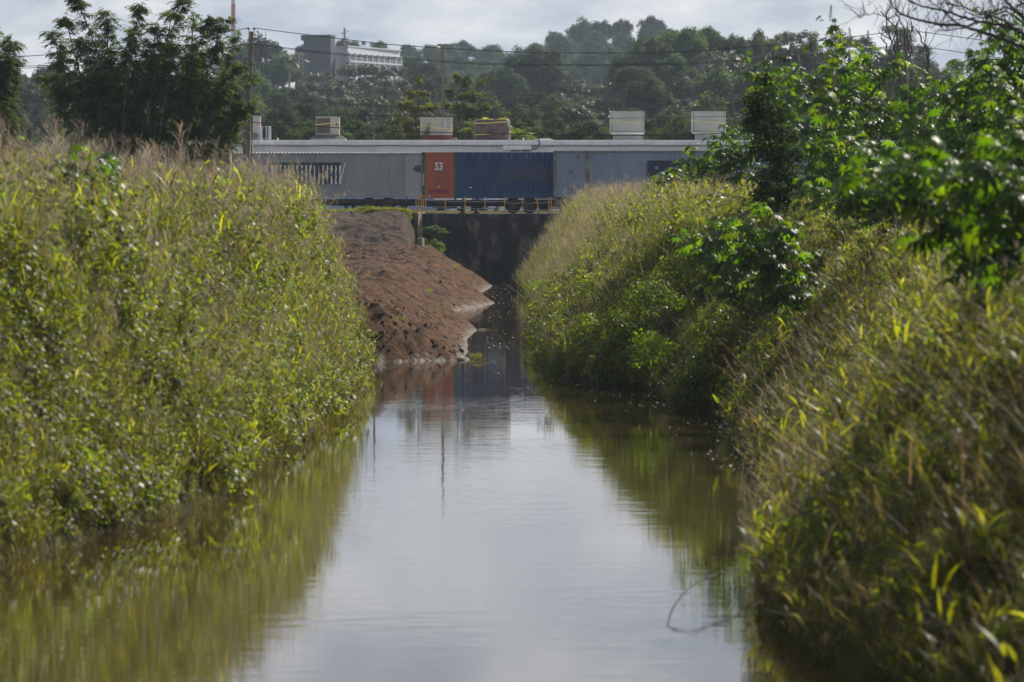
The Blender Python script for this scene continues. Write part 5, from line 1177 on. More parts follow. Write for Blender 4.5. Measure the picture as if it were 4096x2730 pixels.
def castor(label, px, py_top, Y, width, nleaf, lsize, seed, spikes=0, zbase=None, low=.25, nst=7, off=0.0):
    nleaf = min(290, int(nleaf*2.1)); lsize *= 1.12; low = .03
    r = random.Random(seed); t_ = P(px, py_top - (115 if Y > 112 and py_top < 330 else 75 if Y > 112 and py_top < 500 else 20), Y); b = float(height(t_.x + off, Y)) if zbase is None else zbase
    o = empty('castor_plant', (t_.x + off, Y, b), label, 'castor plant', 'castor plants on the right hand bank' if t_.x > 0 else None)
    H = max(.8, t_.z - b); tips = []
    for k in range(nst):
        a_ = 6.283*k/nst + r.uniform(-.4, .4); rad = width/2 * r.uniform(.45, 1.0) * (0 if k == 0 else 1); h = H * (1 if k == 0 else r.uniform(.72, 1.0))
        p0, p3 = Vector((r.uniform(-.15,.15), r.uniform(-.15,.15), -.1)), Vector((math.cos(a_)*rad - off, math.sin(a_)*rad, h))
        p1 = p0.lerp(p3, .4); p1.x *= .45; p1.y *= .45; p2 = p0.lerp(p3, .75); p2.x *= .85; p2.y *= .85
        pts = [p0, p1, p2, p3]; MB().tube(pts, [.03, .024, .016, .008], 6).build('stem', M['greenstem'], o); tips.append(pts)
    for q in range(nleaf):
        pts = tips[q % nst]; f = low + (1 - low) * r.random() ** .62; s3 = f*3; i = min(2, int(s3)); p = pts[i].lerp(pts[i+1], s3 - i)
        a_ = r.random()*6.283; out = Vector((math.cos(a_), math.sin(a_), r.uniform(-.3, .5))) * r.uniform(.15, .8) * (1.0 if f < .9 else .55) * (.6 + lsize)
        c = p + out; sc = lsize * r.uniform(.65, 1.2) * (.6 if f > .95 else 1)
        outd = Vector((out.x, out.y, 0)).normalized()
        nz_ = (Vector((0,0,1)) + outd * r.uniform(.1, 1.1) + Vector((r.gauss(0,.25), r.gauss(0,.25), 0))).normalized()
        yv = (outd - nz_ * outd.dot(nz_)).normalized(); xv = yv.cross(nz_)
        mw = Matrix((xv, yv, nz_)).transposed().to_4x4()
        lf = bpy.data.objects.new('leaf', r.choices(CLF, CW)[0]); COL.objects.link(lf); lf.parent = o
        lf.matrix_local = Matrix.Translation(c) @ mw @ Matrix.Diagonal((sc, sc, sc, 1))
        if q % 2 == 0:
            pass
    # petioles: thin stalks of all leaves, too fine to pick apart
    mb = MB()
    for ch in o.children:
        if ch.name.startswith('leaf'):
            c = ch.matrix_local.translation; best = min((p for pts in tips for p in (pts[1], pts[2], pts[3], pts[1].lerp(pts[2], .5), pts[2].lerp(pts[3], .5))), key=lambda p: (p - c).length)
            mb.tube([best, best.lerp(c, .5) + Vector((0,0,.04)), c], .006, 3, cap=False)
    pe = mb.build('petioles', M['greenstem'], o); pe['kind'] = 'stuff'
    for k in range(spikes):
        pts = tips[k % nst]; link('seed_spike', SPK, o, pts[3] + Vector((r.uniform(-.1,.1), r.uniform(-.1,.1), .02)), (r.uniform(-.2,.2), r.uniform(-.2,.2), 0), (.9, .9, .75))
    return o
# mid distance thicket
castor('tallest castor bush with seed spikes left of the bare stems', 3330, 190, 166, 2.6, 150, .40, 1, 7)
castor('castor bush forming the left shoulder of the tall thicket', 3120, 300, 168, 2.2, 130, .38, 2, 3)
castor('castor bush with drooping leaves just right of the tallest bush', 3480, 290, 162, 2.4, 120, .40, 3, 4)
castor('castor bush spreading below the dark utility pole', 3640, 370, 160, 2.6, 120, .38, 4, 2)
castor('low castor bush in front of the tallest one', 3300, 430, 158, 2.6, 120, .40, 5)
castor('low castor bush between the vine column and the grass', 3450, 540, 150, 2.4, 100, .38, 6)
castor('castor bush filling the gap under the bare branches', 3800, 345, 152, 2.6, 120, .38, 7)
# tall ones at the right edge
castor('tall castor bush under the lowest bare branch', 3960, 150, 138, 2.2, 150, .38, 8, 2)
castor('tall castor bush cut by the right picture edge', 4090, 130, 132, 2.0, 130, .38, 9, 1)
castor('castor bush below the tall right edge bushes', 3960, 330, 126, 2.4, 130, .38, 10)
castor('castor bush at the right edge below the branch tips', 4090, 380, 118, 2.0, 100, .38, 11)
# far small ones along the ridge
castor('small far castor clump beside the navy container panel', 2700, 690, 236, 1.9, 120, .36, 12, low=.45)
castor('far castor clump climbing the ridge by the pale rooftop unit', 2830, 575, 222, 2.2, 130, .36, 13, low=.4)
castor('far castor clump at the foot of the vine column', 2960, 520, 205, 2.2, 120, .38, 14, low=.4)
# nearest, out of focus
castor('nearest large leaved castor plant hanging over the lower weeds', 3640, 560, 83, 1.9, 85, .44, 15, off=1.6)
castor('near castor plant at the right edge with big blurred leaves', 3980, 520, 80, 1.7, 80, .44, 16, off=.8)
castor('near castor plant between the thicket and the weeds', 3400, 690, 135, 2.2, 120, .42, 17, off=1.5)
castor('near castor plant leaning left above the grassy hollow', 3020, 830, 140, 2.3, 140, .42, 18, off=1.2)
castor('castor plant leaning over the creepers left of the grassy hollow', 2840, 900, 152, 1.7, 90, .38, 22, off=1.0)
castor('castor plant at right edge above the darkest weeds', 4060, 760, 88, 1.5, 60, .42, 19, off=1.0)
castor('lone blurred castor plant poking from the tall grass by the left tree', 300, 610, 116, 1.7, 40, .42, 21)

# ------------------------------------------------------------------ shrubs with leaf crowns
def leaf_crown(blobs, per, size, col, seed, up=.5, flat=1.0, mat='tree', v=.35, shell=.75, aspect=.5, inner=.15):
    r = np.random.default_rng(seed); parts = []
    for (cx, cy, cz, rad) in blobs:
        n = max(6, int(per * rad * rad))
        d = unit_v(n, r); d[:, 2] = np.where(d[:, 2] < -.35, -d[:, 2], d[:, 2])
        q = np.where(r.random(n) < inner, r.random(n)*.8, shell + (1.3-shell)*r.random(n)**1.6)
        c = np.array([cx, cy, cz]) + d*rad*q[:, None]*np.array([1, 1, flat])
        nr = d + np.array([0, 0, up]) + r.normal(0, .45, (n, 3)); nr /= np.linalg.norm(nr, axis=1, keepdims=True)
        L = r.uniform(.7, 1.3, n)*size; v_, f_ = leaf_quads(c, nr, L, L*aspect, r)
        bc = np.array(col) * (1 + .5*(r.random()*2-1)); parts.append((v_, f_, cvar(bc, n, 4, r, v)))
    return merge(parts)

def limbs(mb, base, blobs, r, rad, nmax=14):
    bl = sorted(blobs, key=lambda b: r.random())[:nmax]
    for (cx, cy, cz, q) in bl:
        e = Vector((cx, cy, cz)); m_ = Vector((base.x + (cx-base.x)*.35, base.y + (cy-base.y)*.35, base.z + (cz-base.z)*.6))
        mb.tube([base, m_, e], [rad*.55, rad*.38, rad*.12], 5)

def shrub(name, label, cat, p_base, blobs, per, size, col, seed, mat='tree', group=None, aspect=.5):
    o = empty(name, p_base, label, cat, group); r = random.Random(seed)
    mb = MB(); limbs(mb, Vector((0, 0, -.1)), blobs, r, .03, 10); mb.build('trunk', M['bark'], o)
    v_, f_, c_ = leaf_crown(blobs, per, size, col, seed, mat=mat, aspect=aspect); link('crown', np_mesh('crown', v_, f_, M[mat], c_), o); return o
def blob_col(pxs, Y, base, seed, dy=.5):
    """blobs from (px, py, radius px) in the photograph at depth Y"""
    r = random.Random(seed); out = []
    for px, py, rp in pxs:
        p = P(px, py, Y) - Vector(base); out.append((p.x, p.y + r.uniform(-dy, dy), p.z, rp/F*Y))
    return out
b0 = P(3100, 790, 151); b0.z = float(height(b0.x, 151)); 
shrub('vine_draped_shrub', 'dark vine draped column of leaves left of the castor thicket', 'shrub', b0,
      blob_col([(3030,420,55),(3060,470,60),(3010,520,50),(3070,560,65),(3040,630,60),(3110,640,60),(3100,710,60),(3050,740,50),(3160,720,50),(3150,560,45),(3090,380,45),(3020,470,40),(3190,640,40),(3080,790,60),(3140,800,60),(3190,770,50),(3040,800,45),(3110,850,50),(3060,330,40),(3130,480,55),(3160,620,50)], 151, b0, 3), 3000, .085, (0.014, 0.03, 0.009), 5, 'tree', aspect=.75)
b0 = P(2740, 1640, 150); b0.z = 0.1
shrub('overhanging_bush', 'leafy green bush overhanging the water at the front of the promontory', 'bush', b0,
      blob_col([(2740,1480,55),(2700,1530,50),(2770,1540,55),(2720,1590,50),(2690,1620,35),(2775,1610,40),(2800,1500,50),(2790,1440,40)], 150, b0, 4), 900, .075, (0.055, 0.105, 0.012), 6, 'castor', aspect=.75)
b0 = P(1740, 1005, 342.5); b0.z = float(dirt_h(np.array([b0.x]), np.array([342.5]))[0])
shrub('wall_bush', 'small leafy bush growing against the end wall below the feathery plant', 'bush', b0,
      blob_col([(1715,985,17),(1738,975,18),(1760,985,18),(1725,1005,18),(1755,1008,17),(1775,1003,12),(1705,965,9),(1772,985,10),(1745,1020,12)], 342.5, b0, 5, .2), 1300, .085, (0.06, 0.11, 0.014), 7, 'castor', aspect=.6)
# lumpy creeper bushes along the promontory, hollow and dark beneath
for i, (cx, cy, Y, w_, lb) in enumerate(((2260, 1290, 190, 130, 'creeper bush bulging over the water at the tip of the promontory'), (2390, 1360, 178, 150, 'creeper bush hanging low over the water behind the promontory front'),
        (2520, 1330, 172, 150, 'bright creeper mound in the middle of the promontory'), (2620, 1420, 165, 130, 'creeper bush drooping beside the overhanging bush'), (2440, 1180, 190, 150, 'creeper mound on the slope above the promontory tip'),
        (2640, 1190, 170, 170, 'creeper mound on the slope below the leaning castor plants'), (2330, 1130, 215, 120, 'small creeper mound where pale grass meets the creepers'), (2900, 1330, 150, 150, 'creeper mound at the edge of the grassy hollow'),
        (2160, 1180, 250, 90, 'far creeper mound overhanging the narrow water'))):
    rr_ = random.Random(60 + i); Y -= 4.5; b0 = P(cx, cy, Y); b0.x += .5; b0.z = max(.05, float(height(b0.x, Y)))
    bl_ = [(cx + rr_.uniform(-1, 1)*w_*.75, cy + rr_.uniform(-.9, .8)*w_*.5, w_*rr_.uniform(.22, .45)) for k in range(15)]
    shrub('creeper_bush', lb, 'bush', b0, blob_col(bl_, Y, b0, 70 + i, .6), 1000, .075, ((0.065, 0.10, 0.008), (0.085, 0.12, 0.008), (0.055, 0.085, 0.009))[i % 3], 80 + i, 'castor', group='creeper bushes on the right hand bank', aspect=.7)
# feathery plant (young leguminous shrub) by the wall
def frond_mesh(name, seed, col, npair=9, L=.24, mat='tree'):
    """bipinnate frond along +Y drooping"""
    r = np.random.default_rng(seed); parts = []; c, nr, tip, ln = [], [], [], []
    for k in range(npair):
        t = (k + 1) / (npair + .5); y = L*t; z = -.35*L*t*t
        for s in (-1, 1):
            pl = L*.42*(1 - .5*abs(t-.45)); d = np.array([s*.9, .42, -.25]); d /= np.linalg.norm(d)
            c.append(np.array([0, y, z]) + d*pl*.5); tip.append(d); ln.append(pl); nr.append(np.array([r.normal(0,.2), .2 + r.normal(0,.2), 1.0]))
    c, nr, tip, ln = map(np.array, (c, nr, tip, ln)); nr /= np.linalg.norm(nr, axis=1, keepdims=True)
    v_, f_ = leaf_quads(c, nr, ln, ln*.46, r, tip)
    return v_, f_, cvar(col, len(c), 4, r, .3)
b0 = P(1697, 945, 342); r_ = random.Random(8)
o = empty('feathery_shrub', b0, 'drooping feathery leaved shrub arching from the wing pier against the wall', 'shrub')
mb = MB(); fronds = []
for (ex, ey) in ((1775, 912), (1790, 925), (1760, 925), (1740, 900), (1720, 905), (1750, 940), (1710, 930), (1735, 935)):
    e = P(ex, ey, 342 + r_.uniform(-.4, .4)) - b0; m_ = e*.5 + Vector((0, 0, .25)); mb.tube([Vector((0,0,0)), m_, e], [.02, .014, .006], 5)
    for k in range(16):
        t = .3 + .7*k/15; p = (m_*(2*t) if t < .5 else m_.lerp(e, (t-.5)*2)); fronds.append(p)
mb.build('trunk', M['bark'], o); parts = []
for i, p in enumerate(fronds):
    v_, f_, c_ = frond_mesh('frond', i, (0.06, 0.11, 0.03), 7, .38); a_ = r_.random()*6.28; ca, sa = math.cos(a_), math.sin(a_)
    v_ = v_ @ np.array([[ca, sa, 0], [-sa, ca, 0], [0, 0, 1]]); parts.append((v_ + np.array(p), f_, c_))
v_, f_, c_ = merge(parts); link('crown', np_mesh('crown', v_, f_, M['tree'], c_), o)

# ------------------------------------------------------------------ leucaena trees on the left
def leucaena(label, base_px, Y, tips, body, seed, lcol=(0.056, 0.092, 0.02), nfr=95):
    r = random.Random(seed); nr = np.random.default_rng(seed)
    b = P(*base_px, Y); b.z = min(b.z, float(height(b.x, Y)))
    o = empty('leucaena_tree', b, label, 'tree'); mb = MB(); pos = []
    V0 = Vector((0, 0, -.3))
    def curve(p0, p1, bow, n=9):
        out = []
        side = Vector((r.gauss(0, 1), r.gauss(0, 1), 0)) * bow
        for k in range(n):
            t = k/(n-1); p = p0.lerp(p1, t); p += side*math.sin(t*math.pi) + Vector((0, 0, bow*.8*math.sin(t*math.pi))); out.append(p)
        return out
    for (tx, ty, fr) in tips:
        e = P(tx, ty, Y + r.uniform(-1.6, 1.6)) - b
        path = curve(V0 + Vector((r.uniform(-.25,.25), r.uniform(-.25,.25), 0)), e, .35)
        mb.tube(path, [.10*(1-k/len(path))**1.1 + .012 for k in range(len(path))], 6)
        for q in range(int(nfr*fr)):
            t = 1 - (r.random()**1.5)*.62; s = t*(len(path)-1); i = min(len(path)-2, int(s)); p = path[i].lerp(path[i+1], s-i)
            ln = (1.05 - t)*1.5 + .4
            d = Vector((r.gauss(0,1), r.gauss(0,1), r.uniform(-.1,.9))).normalized()
            q1 = p + d*ln*r.uniform(.3, 1)
            if r.random() < .5: mb.tube([p, (p+q1)/2 + Vector((0,0,.06)), q1], [.012, .009, .004], 4)
            m_ = 5
            for k in range(m_): pos.append((p.lerp(q1, (k+1)/m_), d))
    for (bx_, by_, rp, n) in body:
        c = P(bx_, by_, Y) - b; rad = rp/F*Y
        for q in range(int(n*.45)):
            d = Vector(unit_v(1, nr)[0]); p = c + Vector((d.x*rad, d.y*rad*1.1, d.z*rad*.85))*r.random()**.4
            if r.random() < .12: mb.tube([Vector((c.x*.5, c.y*.5, c.z*.55)), p.lerp(c, .5), p], [.03, .015, .005], 4)
            for k in range(4): pos.append((p + Vector((r.gauss(0,.16), r.gauss(0,.16), r.gauss(0,.12))), d))
    mb.build('trunk', M['palebark'], o); parts = []
    fm = [frond_mesh('f', 900 + i, lcol, 7, .33) for i in range(6)]
    fmb = [frond_mesh('f', 950 + i, (0.075, 0.045, 0.02), 6, .2) for i in range(2)]
    for p, d in pos:
        v_, f_, c_ = r.choice(fmb) if r.random() < .07 else r.choice(fm)
        a_ = math.atan2(-d.x, d.y) + r.gauss(0, .7); tl = r.uniform(-.5, .3)
        ca, sa = math.cos(a_), math.sin(a_); ct, st = math.cos(tl), math.sin(tl)
        Rx = np.array([[1,0,0],[0,ct,st],[0,-st,ct]]); Rz = np.array([[ca,sa,0],[-sa,ca,0],[0,0,1]])
        k = r.uniform(.75, 1.25)
        parts.append(((v_*k) @ Rx @ Rz + np.array(p), f_, c_ * r.uniform(.7, 1.3)))
    v_, f_, c_ = merge(parts); link('crown', np_mesh('crown', v_, f_, M['leucaena'], c_), o)
    return o
leucaena('large leafy tree with feathery upright branch tips by the utility pole', (560, 760), 250,
         [(305,-10,1.1),(262,75,.8),(205,130,1.0),(225,205,.7),(425,45,1.0),(330,150,.8),(520,110,.6),(560,25,1.2),(620,95,.8),(690,50,.6),(742,0,1.1),(775,60,.7),(835,75,.9),(895,75,.9),(955,150,.7),
          (870,190,.8),(955,265,.7),(1010,300,.5),(1000,410,.7),(965,440,.6),(700,180,.8),(440,180,.8),(180,310,.9),(230,330,.6),(940,560,.6),(640,210,.7),(800,210,.7),(380,260,.7)],
         [(300,330,110,150),(420,330,110,150),(540,330,110,160),(660,340,110,150),(780,360,110,150),(870,400,90,120),(330,430,100,120),(460,450,110,140),(600,450,110,140),(740,460,110,130),(860,500,90,110),(420,220,70,60),(560,190,70,60),(700,240,80,70),(560,560,110,90),(700,570,110,90),(830,570,80,60)], 5)
leucaena('leafy tree cut by the left picture edge', (-60, 760), 245, [(45,165,1.0),(20,215,1.0),(-40,120,1.0),(60,190,.6),(30,260,.8),(-90,200,.9),(20,420,.8),(40,520,.6),(60,600,.5)],
         [(-20,300,80,80),(-40,420,90,100),(0,520,70,80),(20,620,60,50)], 6)

# bare tree reaching in from the right, and bare stems round the far pole
def bare_tree():
    Y = 122.0; r = random.Random(12); k_ = 2353/796.0
    q = lambda x, y: (3300 + x/k_, y/k_)
    tb = P(4420, 1000, Y); tb.z = float(height(tb.x, Y))
    o = empty('bare_tree', tb, 'leafless tree reaching dark branches in from the right picture edge', 'tree')
    trunk = [Vector((0,0,-.2)), P(4400, 700, Y) - tb, P(4370, 400, Y+.5) - tb, P(4300, 150, Y) - tb, P(4220, -150, Y) - tb]
    MB().tube(trunk, [.2, .16, .13, .1, .06], 10).build('trunk', M['bark'], o)
    B = [([(3180,900),(2800,720),(2353,570),(2100,470),(1850,375),(1600,300),(1350,290),(1200,262),(1000,210),(870,150),(790,70),(755,-20)], .052),
         ([(3100,800),(2700,600),(2353,420),(2250,345),(2080,300),(1800,255),(1600,190),(1400,130),(1150,80),(1000,20),(940,-40)], .045),
         ([(2250,345),(2150,260),(2050,215),(1850,160),(1650,90),(1450,40),(1380,-20)], .028),
         ([(3000,650),(2600,380),(2353,215),(2200,80),(2080,-40)], .075),
         ([(1850,375),(1650,330),(1500,235),(1380,120),(1200,-10)], .022),
         ([(2353,170),(2120,85),(1950,160),(1750,182),(1600,100),(1500,-20)], .02),
         ([(2700,500),(2353,275),(2150,140),(1900,205),(1700,212),(1450,250),(1250,330)], .018),
         ([(960,185),(870,180),(750,215),(600,160),(480,180),(395,220)], .009),
         ([(1800,255),(1650,330),(1430,365),(1370,320),(1300,250)], .012),
         ([(2900,560),(2500,160),(2353,60),(2240,-30)], .03)]
    for bi, (pl, rad) in enumerate(B):
        yo = r.uniform(-1.5, 1.5); pts = []
        for i, (x, y) in enumerate(pl): pts.append(P(*q(x, y), Y + yo*i/len(pl)) - tb)
        dense = []
        for i in range(len(pts)-1):
            for k in range(4):
                dense.append(pts[i].lerp(pts[i+1], k/4) + Vector((r.gauss(0,.008), r.gauss(0,.02), r.gauss(0,.008))))
        dense.append(pts[-1]); n = len(dense)
        mb = MB().tube(dense, [rad*(1-.82*i/n) + .004 for i in range(n)], 6)
        for k in range(int(n*.8)):
            i = r.randint(int(n*.25), n-2); p = dense[i]; L = r.uniform(.15, .75); a_ = r.uniform(.3, 2.6); d = Vector((-math.cos(a_)*.8, r.gauss(0,.4), math.sin(a_)*r.choice((1,1,-.7)))).normalized()
            tw = [p + d*L*t + Vector((0, 0, .12*L*math.sin(3*t))) for t in (0, .35, .7, 1)]
            mb.tube(tw, [.008, .006, .004, .002], 4, cap=False)
            if L > .45: mb.tube([tw[2], tw[2] + (d + Vector((r.gauss(0,.6), 0, r.gauss(0,.6))))*.25], [.004, .002], 3, cap=False)
        mb.build('branch', M['darktwig'], o)
    lv = []
    for (x, y) in ((1400,30),(1440,50),(1470,30),(1050,120),(1080,95),(1640,50),(1690,45),(1420,105),(1160,80),(1770,95),(530,30),(520,60),(575,5)):
        p = P(*q(x, y), Y) - tb
        v_, f_ = leaf_quads(np.array([p]), unit_v(1), .12, .05); l_ = link('leaf', np_mesh('leaf', v_, f_, M['castor'], np.tile(np.array([[.05,.075,.015]]), (4, 1))), o)
bare_tree()
def bare_stems():
    Y = 322.0; r = random.Random(15); k_ = 2353/1596.0
    b = P(3610, 700, Y); b.z = float(height(b.x, Y)); o = empty('bare_shrub', b, 'thicket of leafless upright stems around the dark utility pole', 'shrub')
    for (x0, y0, x1, y1, x2, y2) in ((1620,440,1545,150,1560,10),(1640,440,1600,170,1480,40),(1600,430,1590,250,1465,170),(1660,440,1650,180,1590,60),(1650,430,1690,300,1660,150),(1780,420,1785,280,1760,160),(1785,300,1720,170,1640,240),(1560,430,1540,260,1500,200),(1630,430,1560,300,1630,60),(1690,430,1670,250,1700,130),(1600,440,1480,330,1470,230)):
        pts = [P(2500 + x/k_, y/k_, Y + r.uniform(-1, 1)) - b for x, y in ((x0, y0+300), (x0, y0), (x1, y1), (x2, y2))]
        dense = []
        for i in range(3):
            for k in range(5): dense.append(pts[i].lerp(pts[i+1], k/5) + Vector((r.gauss(0,.05), r.gauss(0,.05), 0)))
        mb = MB().tube(dense, [.055*(1-.7*i/15) + .008 for i in range(15)], 5)
        for k in range(7):
            p = r.choice(dense[6:]); d = Vector((r.gauss(0,.6), r.gauss(0,.4), 1)).normalized()*r.uniform(.4, 1.2); mb.tube([p, p + d*.5 + Vector((.05,0,0)), p + d], [.018, .012, .005], 4, cap=False)
        mb.build('stem', M['darktwig'], o)
bare_stems()

# ------------------------------------------------------------------ trees of the wooded slope
def crown_blobs(kind, seed):
    r = random.Random(seed); bl = []
    if kind in ('dome', 'bushy'):
        n = 62 if kind == 'dome' else 44
        for i in range(n):
            a_ = r.random()*6.283; u = r.random()**.8; ph = u*1.75
            q = r.uniform(.72, 1.0); bl.append((math.cos(a_)*math.sin(ph)*q*3.9, math.sin(a_)*math.sin(ph)*q*3.9, 3.4 + math.cos(ph)*q*3.3, r.choice((r.uniform(.5, .9), r.uniform(.9, 1.5)))))
        for i in range(8): bl.append((r.uniform(-2,2), r.uniform(-2,2), r.uniform(1.6, 4.5), 1.7))
    elif kind == 'loose':
        for i in range(34):
            a_ = r.random()*6.283; q = r.random()**.55; h = r.uniform(0, 1); bl.append((math.cos(a_)*q*4.1*(.55+.45*math.sin(h*3)), math.sin(a_)*q*4.1*(.55+.45*math.sin(h*3)), 1.2 + h*6.0, r.uniform(.7, 1.25)))
    elif kind == 'flat':
        for k in range(9):
            lz = r.uniform(2.6, 6.4); ox, oy = r.uniform(-2.2, 2.2), r.uniform(-2.2, 2.2)
            for i in range(8):
                a_ = r.random()*6.283; q = r.random()**.5*2.0; bl.append((ox + math.cos(a_)*q, oy + math.sin(a_)*q, lz + r.uniform(-.5, .5) - q*.2, r.uniform(.5, 1.15)))
    elif kind == 'tufty':
        for i in range(16):
            a_ = r.random()*6.283; q = r.random()**.6*3.2; h = r.uniform(1.5, 7.2); bl.append((math.cos(a_)*q, math.sin(a_)*q, h, r.uniform(.55, 1.0)))
    return bl
TYPES = {'dome': dict(per=105, size=.50, col=(0.034, 0.06, 0.022), mat='tree', up=.6, flat=.9), 'bushy': dict(per=125, size=.46, col=(0.046, 0.074, 0.024), mat='tree', up=.4, flat=1),
         'loose': dict(per=150, size=.44, col=(0.06, 0.076, 0.04), mat='shiny', up=.5, flat=.8), 'flat': dict(per=70, size=.34, col=(0.05, 0.066, 0.026), mat='tree', up=.9, flat=.7),
         'tufty': dict(per=140, size=.46, col=(0.04, 0.058, 0.026), mat='tree', up=.4, flat=.9)}
LIB = {}
for kd, pr in TYPES.items():
    for i in range(4 if kd in ('dome', 'bushy', 'loose') else 3):
        sd = hash_ = 1000 + 37*i + 11*len(kd)
        bl = crown_blobs(kd, sd); v_, f_, c_ = leaf_crown(bl, pr['per'], pr['size'], pr['col'], sd, pr['up'], pr['flat'], v=.3, aspect=.62, shell=.7)
        cm = np_mesh('crown', v_, f_, M[pr['mat']], c_)
        mb = MB(); r_ = random.Random(sd); mb.tube([(0,0,-3.0), (.1,0,1.0), (0,.1,3.2)], [.34, .26, .16], 7); limbs(mb, Vector((0, .05, 1.4)), bl, r_, .3, 12)
        LIB.setdefault(kd, []).append((cm, mb.mesh('trunk', M['bark'])))
LM = [(60, 'picture edge'), (330, 'feathery tree'), (535, 'chimney'), (575, 'utility pole'), (660, 'coconut palm'), (727, 'dark stair tower'), (850, 'hill building'), (752, 'hooded unit'), (858, 'short lamp post'),
      (1016, 'tallest lamp post'), (1130, 'tarpaulined unit'), (1215, 'T armed lamp'), (1440, 'first pale unit'), (1628, 'last pale unit'), (1740, 'vine column'), (1870, 'tallest castor bush'), (2085, 'dark utility pole')]
KIND_WORD = {'dome': 'round dark tree', 'bushy': 'bushy green tree', 'loose': 'silvery open tree', 'flat': 'feathery flat tree', 'tufty': 'ragged upright tree'}
def where(vx, vy, Y):
    lm = min(LM, key=lambda t: abs(t[0] - vx)); dx = vx - lm[0]
    rel = ('behind the ' if abs(dx) < 14 else ('left of the ' if dx < 0 else 'right of the ') if abs(dx) < 45 else ('beyond left of the ' if dx < 0 else 'beyond right of the ')) + lm[1]
    row = 'on the far hazy hill' if Y > 1550 else 'on the hill crest' if Y > 1150 else 'on the middle slope' if Y > 760 else 'on the lower slope' if Y > 560 else 'low behind the warehouse'
    return rel, row
used = {}
def tree(vx, vy, vw, Y, kind, seed, hfac=1.0):
    r = random.Random(seed); t_ = V(vx, vy, Y); wd = vw*VS/F*Y; s = wd/9.2
    cm, tm = r.choice(LIB[kind]); top_local = 7.9 if kind in ('loose', 'tufty') else 7.6 if kind == 'dome' else 7.2
    sz = s*hfac*r.uniform(1.05, 1.35)
    gz_ = float(height(t_.x, Y)); zc = t_.z - top_local*sz          # crown origin
    rel, row = where(vx, vy, Y); lb = '%s %s, %s' % (KIND_WORD[kind], row, rel)
    if lb in used:
        big = 'broader ' if r.random() < .5 else 'smaller '
        for pre in (big, 'taller ', 'lower ', 'paler ', 'darker ', 'fuller ', 'thinner ', 'shadier '):
            if pre + lb not in used: lb = pre + lb; used[lb] = 0; break
    else: used[lb] = 0
    o = empty('broadleaf_tree', (t_.x, Y, gz_ if gz_ < zc else zc), lb, 'tree', 'trees on the wooded slope behind the warehouse')
    dz = zc - o.location.z; rz = r.random()*6.283
    link('crown', cm, o, (0, 0, dz), (0, 0, rz), (s, s, sz))
    k = max(sz, (dz + 1.0)/3.0)
    tr = link('trunk', tm, o, (0, 0, dz), (0, 0, rz), (s, s, sz))
    if dz > 3.0*sz:                                                   # long clear bole down to the ground
        tr.scale = (s, s, sz)
        MB().tube([(0, 0, -.5), (0, 0, dz - 2.5*sz)], [.42*s, .34*s], 7).build('bole', M['bark'], o)
    return o
sd = 5000
def row(curve, Y, step, vw, kinds, jy=12, jY=60, x0=None, x1=None):
    global sd; step *= 1.5; vw *= 1.22
    cx_ = [c[0] for c in curve]; cyv = [c[1] for c in curve]; x = x0 if x0 is not None else cx_[0]; xe = x1 if x1 is not None else cx_[-1]
    while x < xe:
        sd += 1; r = random.Random(sd)
        tree(x + r.uniform(-.25, .25)*step, float(np.interp(x, cx_, cyv)) + r.uniform(-.4, 1)*jy, vw*r.uniform(.75, 1.3), Y + r.uniform(-jY, jY), r.choice(kinds), sd, r.uniform(.85, 1.2)); x += step*r.uniform(.8, 1.2)
# far ridge and the hazy hill
row([(-60,165),(300,165),(430,120),(540,112),(640,120),(700,118)], 1750, 42, 66, ['dome','bushy','tufty'], 10)
row([(890,108),(950,98),(1000,96),(1100,96),(1190,108),(1225,96),(1262,72),(1300,50),(1345,42),(1400,50),(1450,44),(1520,42),(1555,70),(1620,95)], 1900, 34, 62, ['dome','bushy','dome'], 7, 40)
row([(880,128),(1200,130),(1280,92),(1350,75),(1540,72),(1600,110)], 1780, 42, 66, ['dome','bushy'], 8, 40)
row([(880,150),(1200,150),(1300,118),(1420,105),(1560,110)], 1640, 46, 70, ['bushy','dome','dome'], 10, 40)
row([(890,170),(1180,172),(1300,150),(1480,145)], 1480, 48, 74, ['bushy','dome'], 10, 40)
row([(1180,128),(1260,100),(1560,92)], 1830, 40, 64, ['bushy','dome'], 8, 30)
row([(880,138),(1250,132),(1560,130)], 1700, 40, 70, ['dome','bushy'], 10, 30)
row([(880,162),(1250,162),(1560,160)], 1560, 44, 76, ['bushy','dome'], 10, 30)
row([(560,190),(900,195),(1560,178)], 1280, 50, 84, ['dome','bushy','loose'], 10, 30)
row([(560,215),(1560,205)], 1130, 54, 92, ['dome','bushy'], 10, 30)
row([(560,232),(1560,228)], 900, 54, 96, ['bushy','loose'], 10, 30)
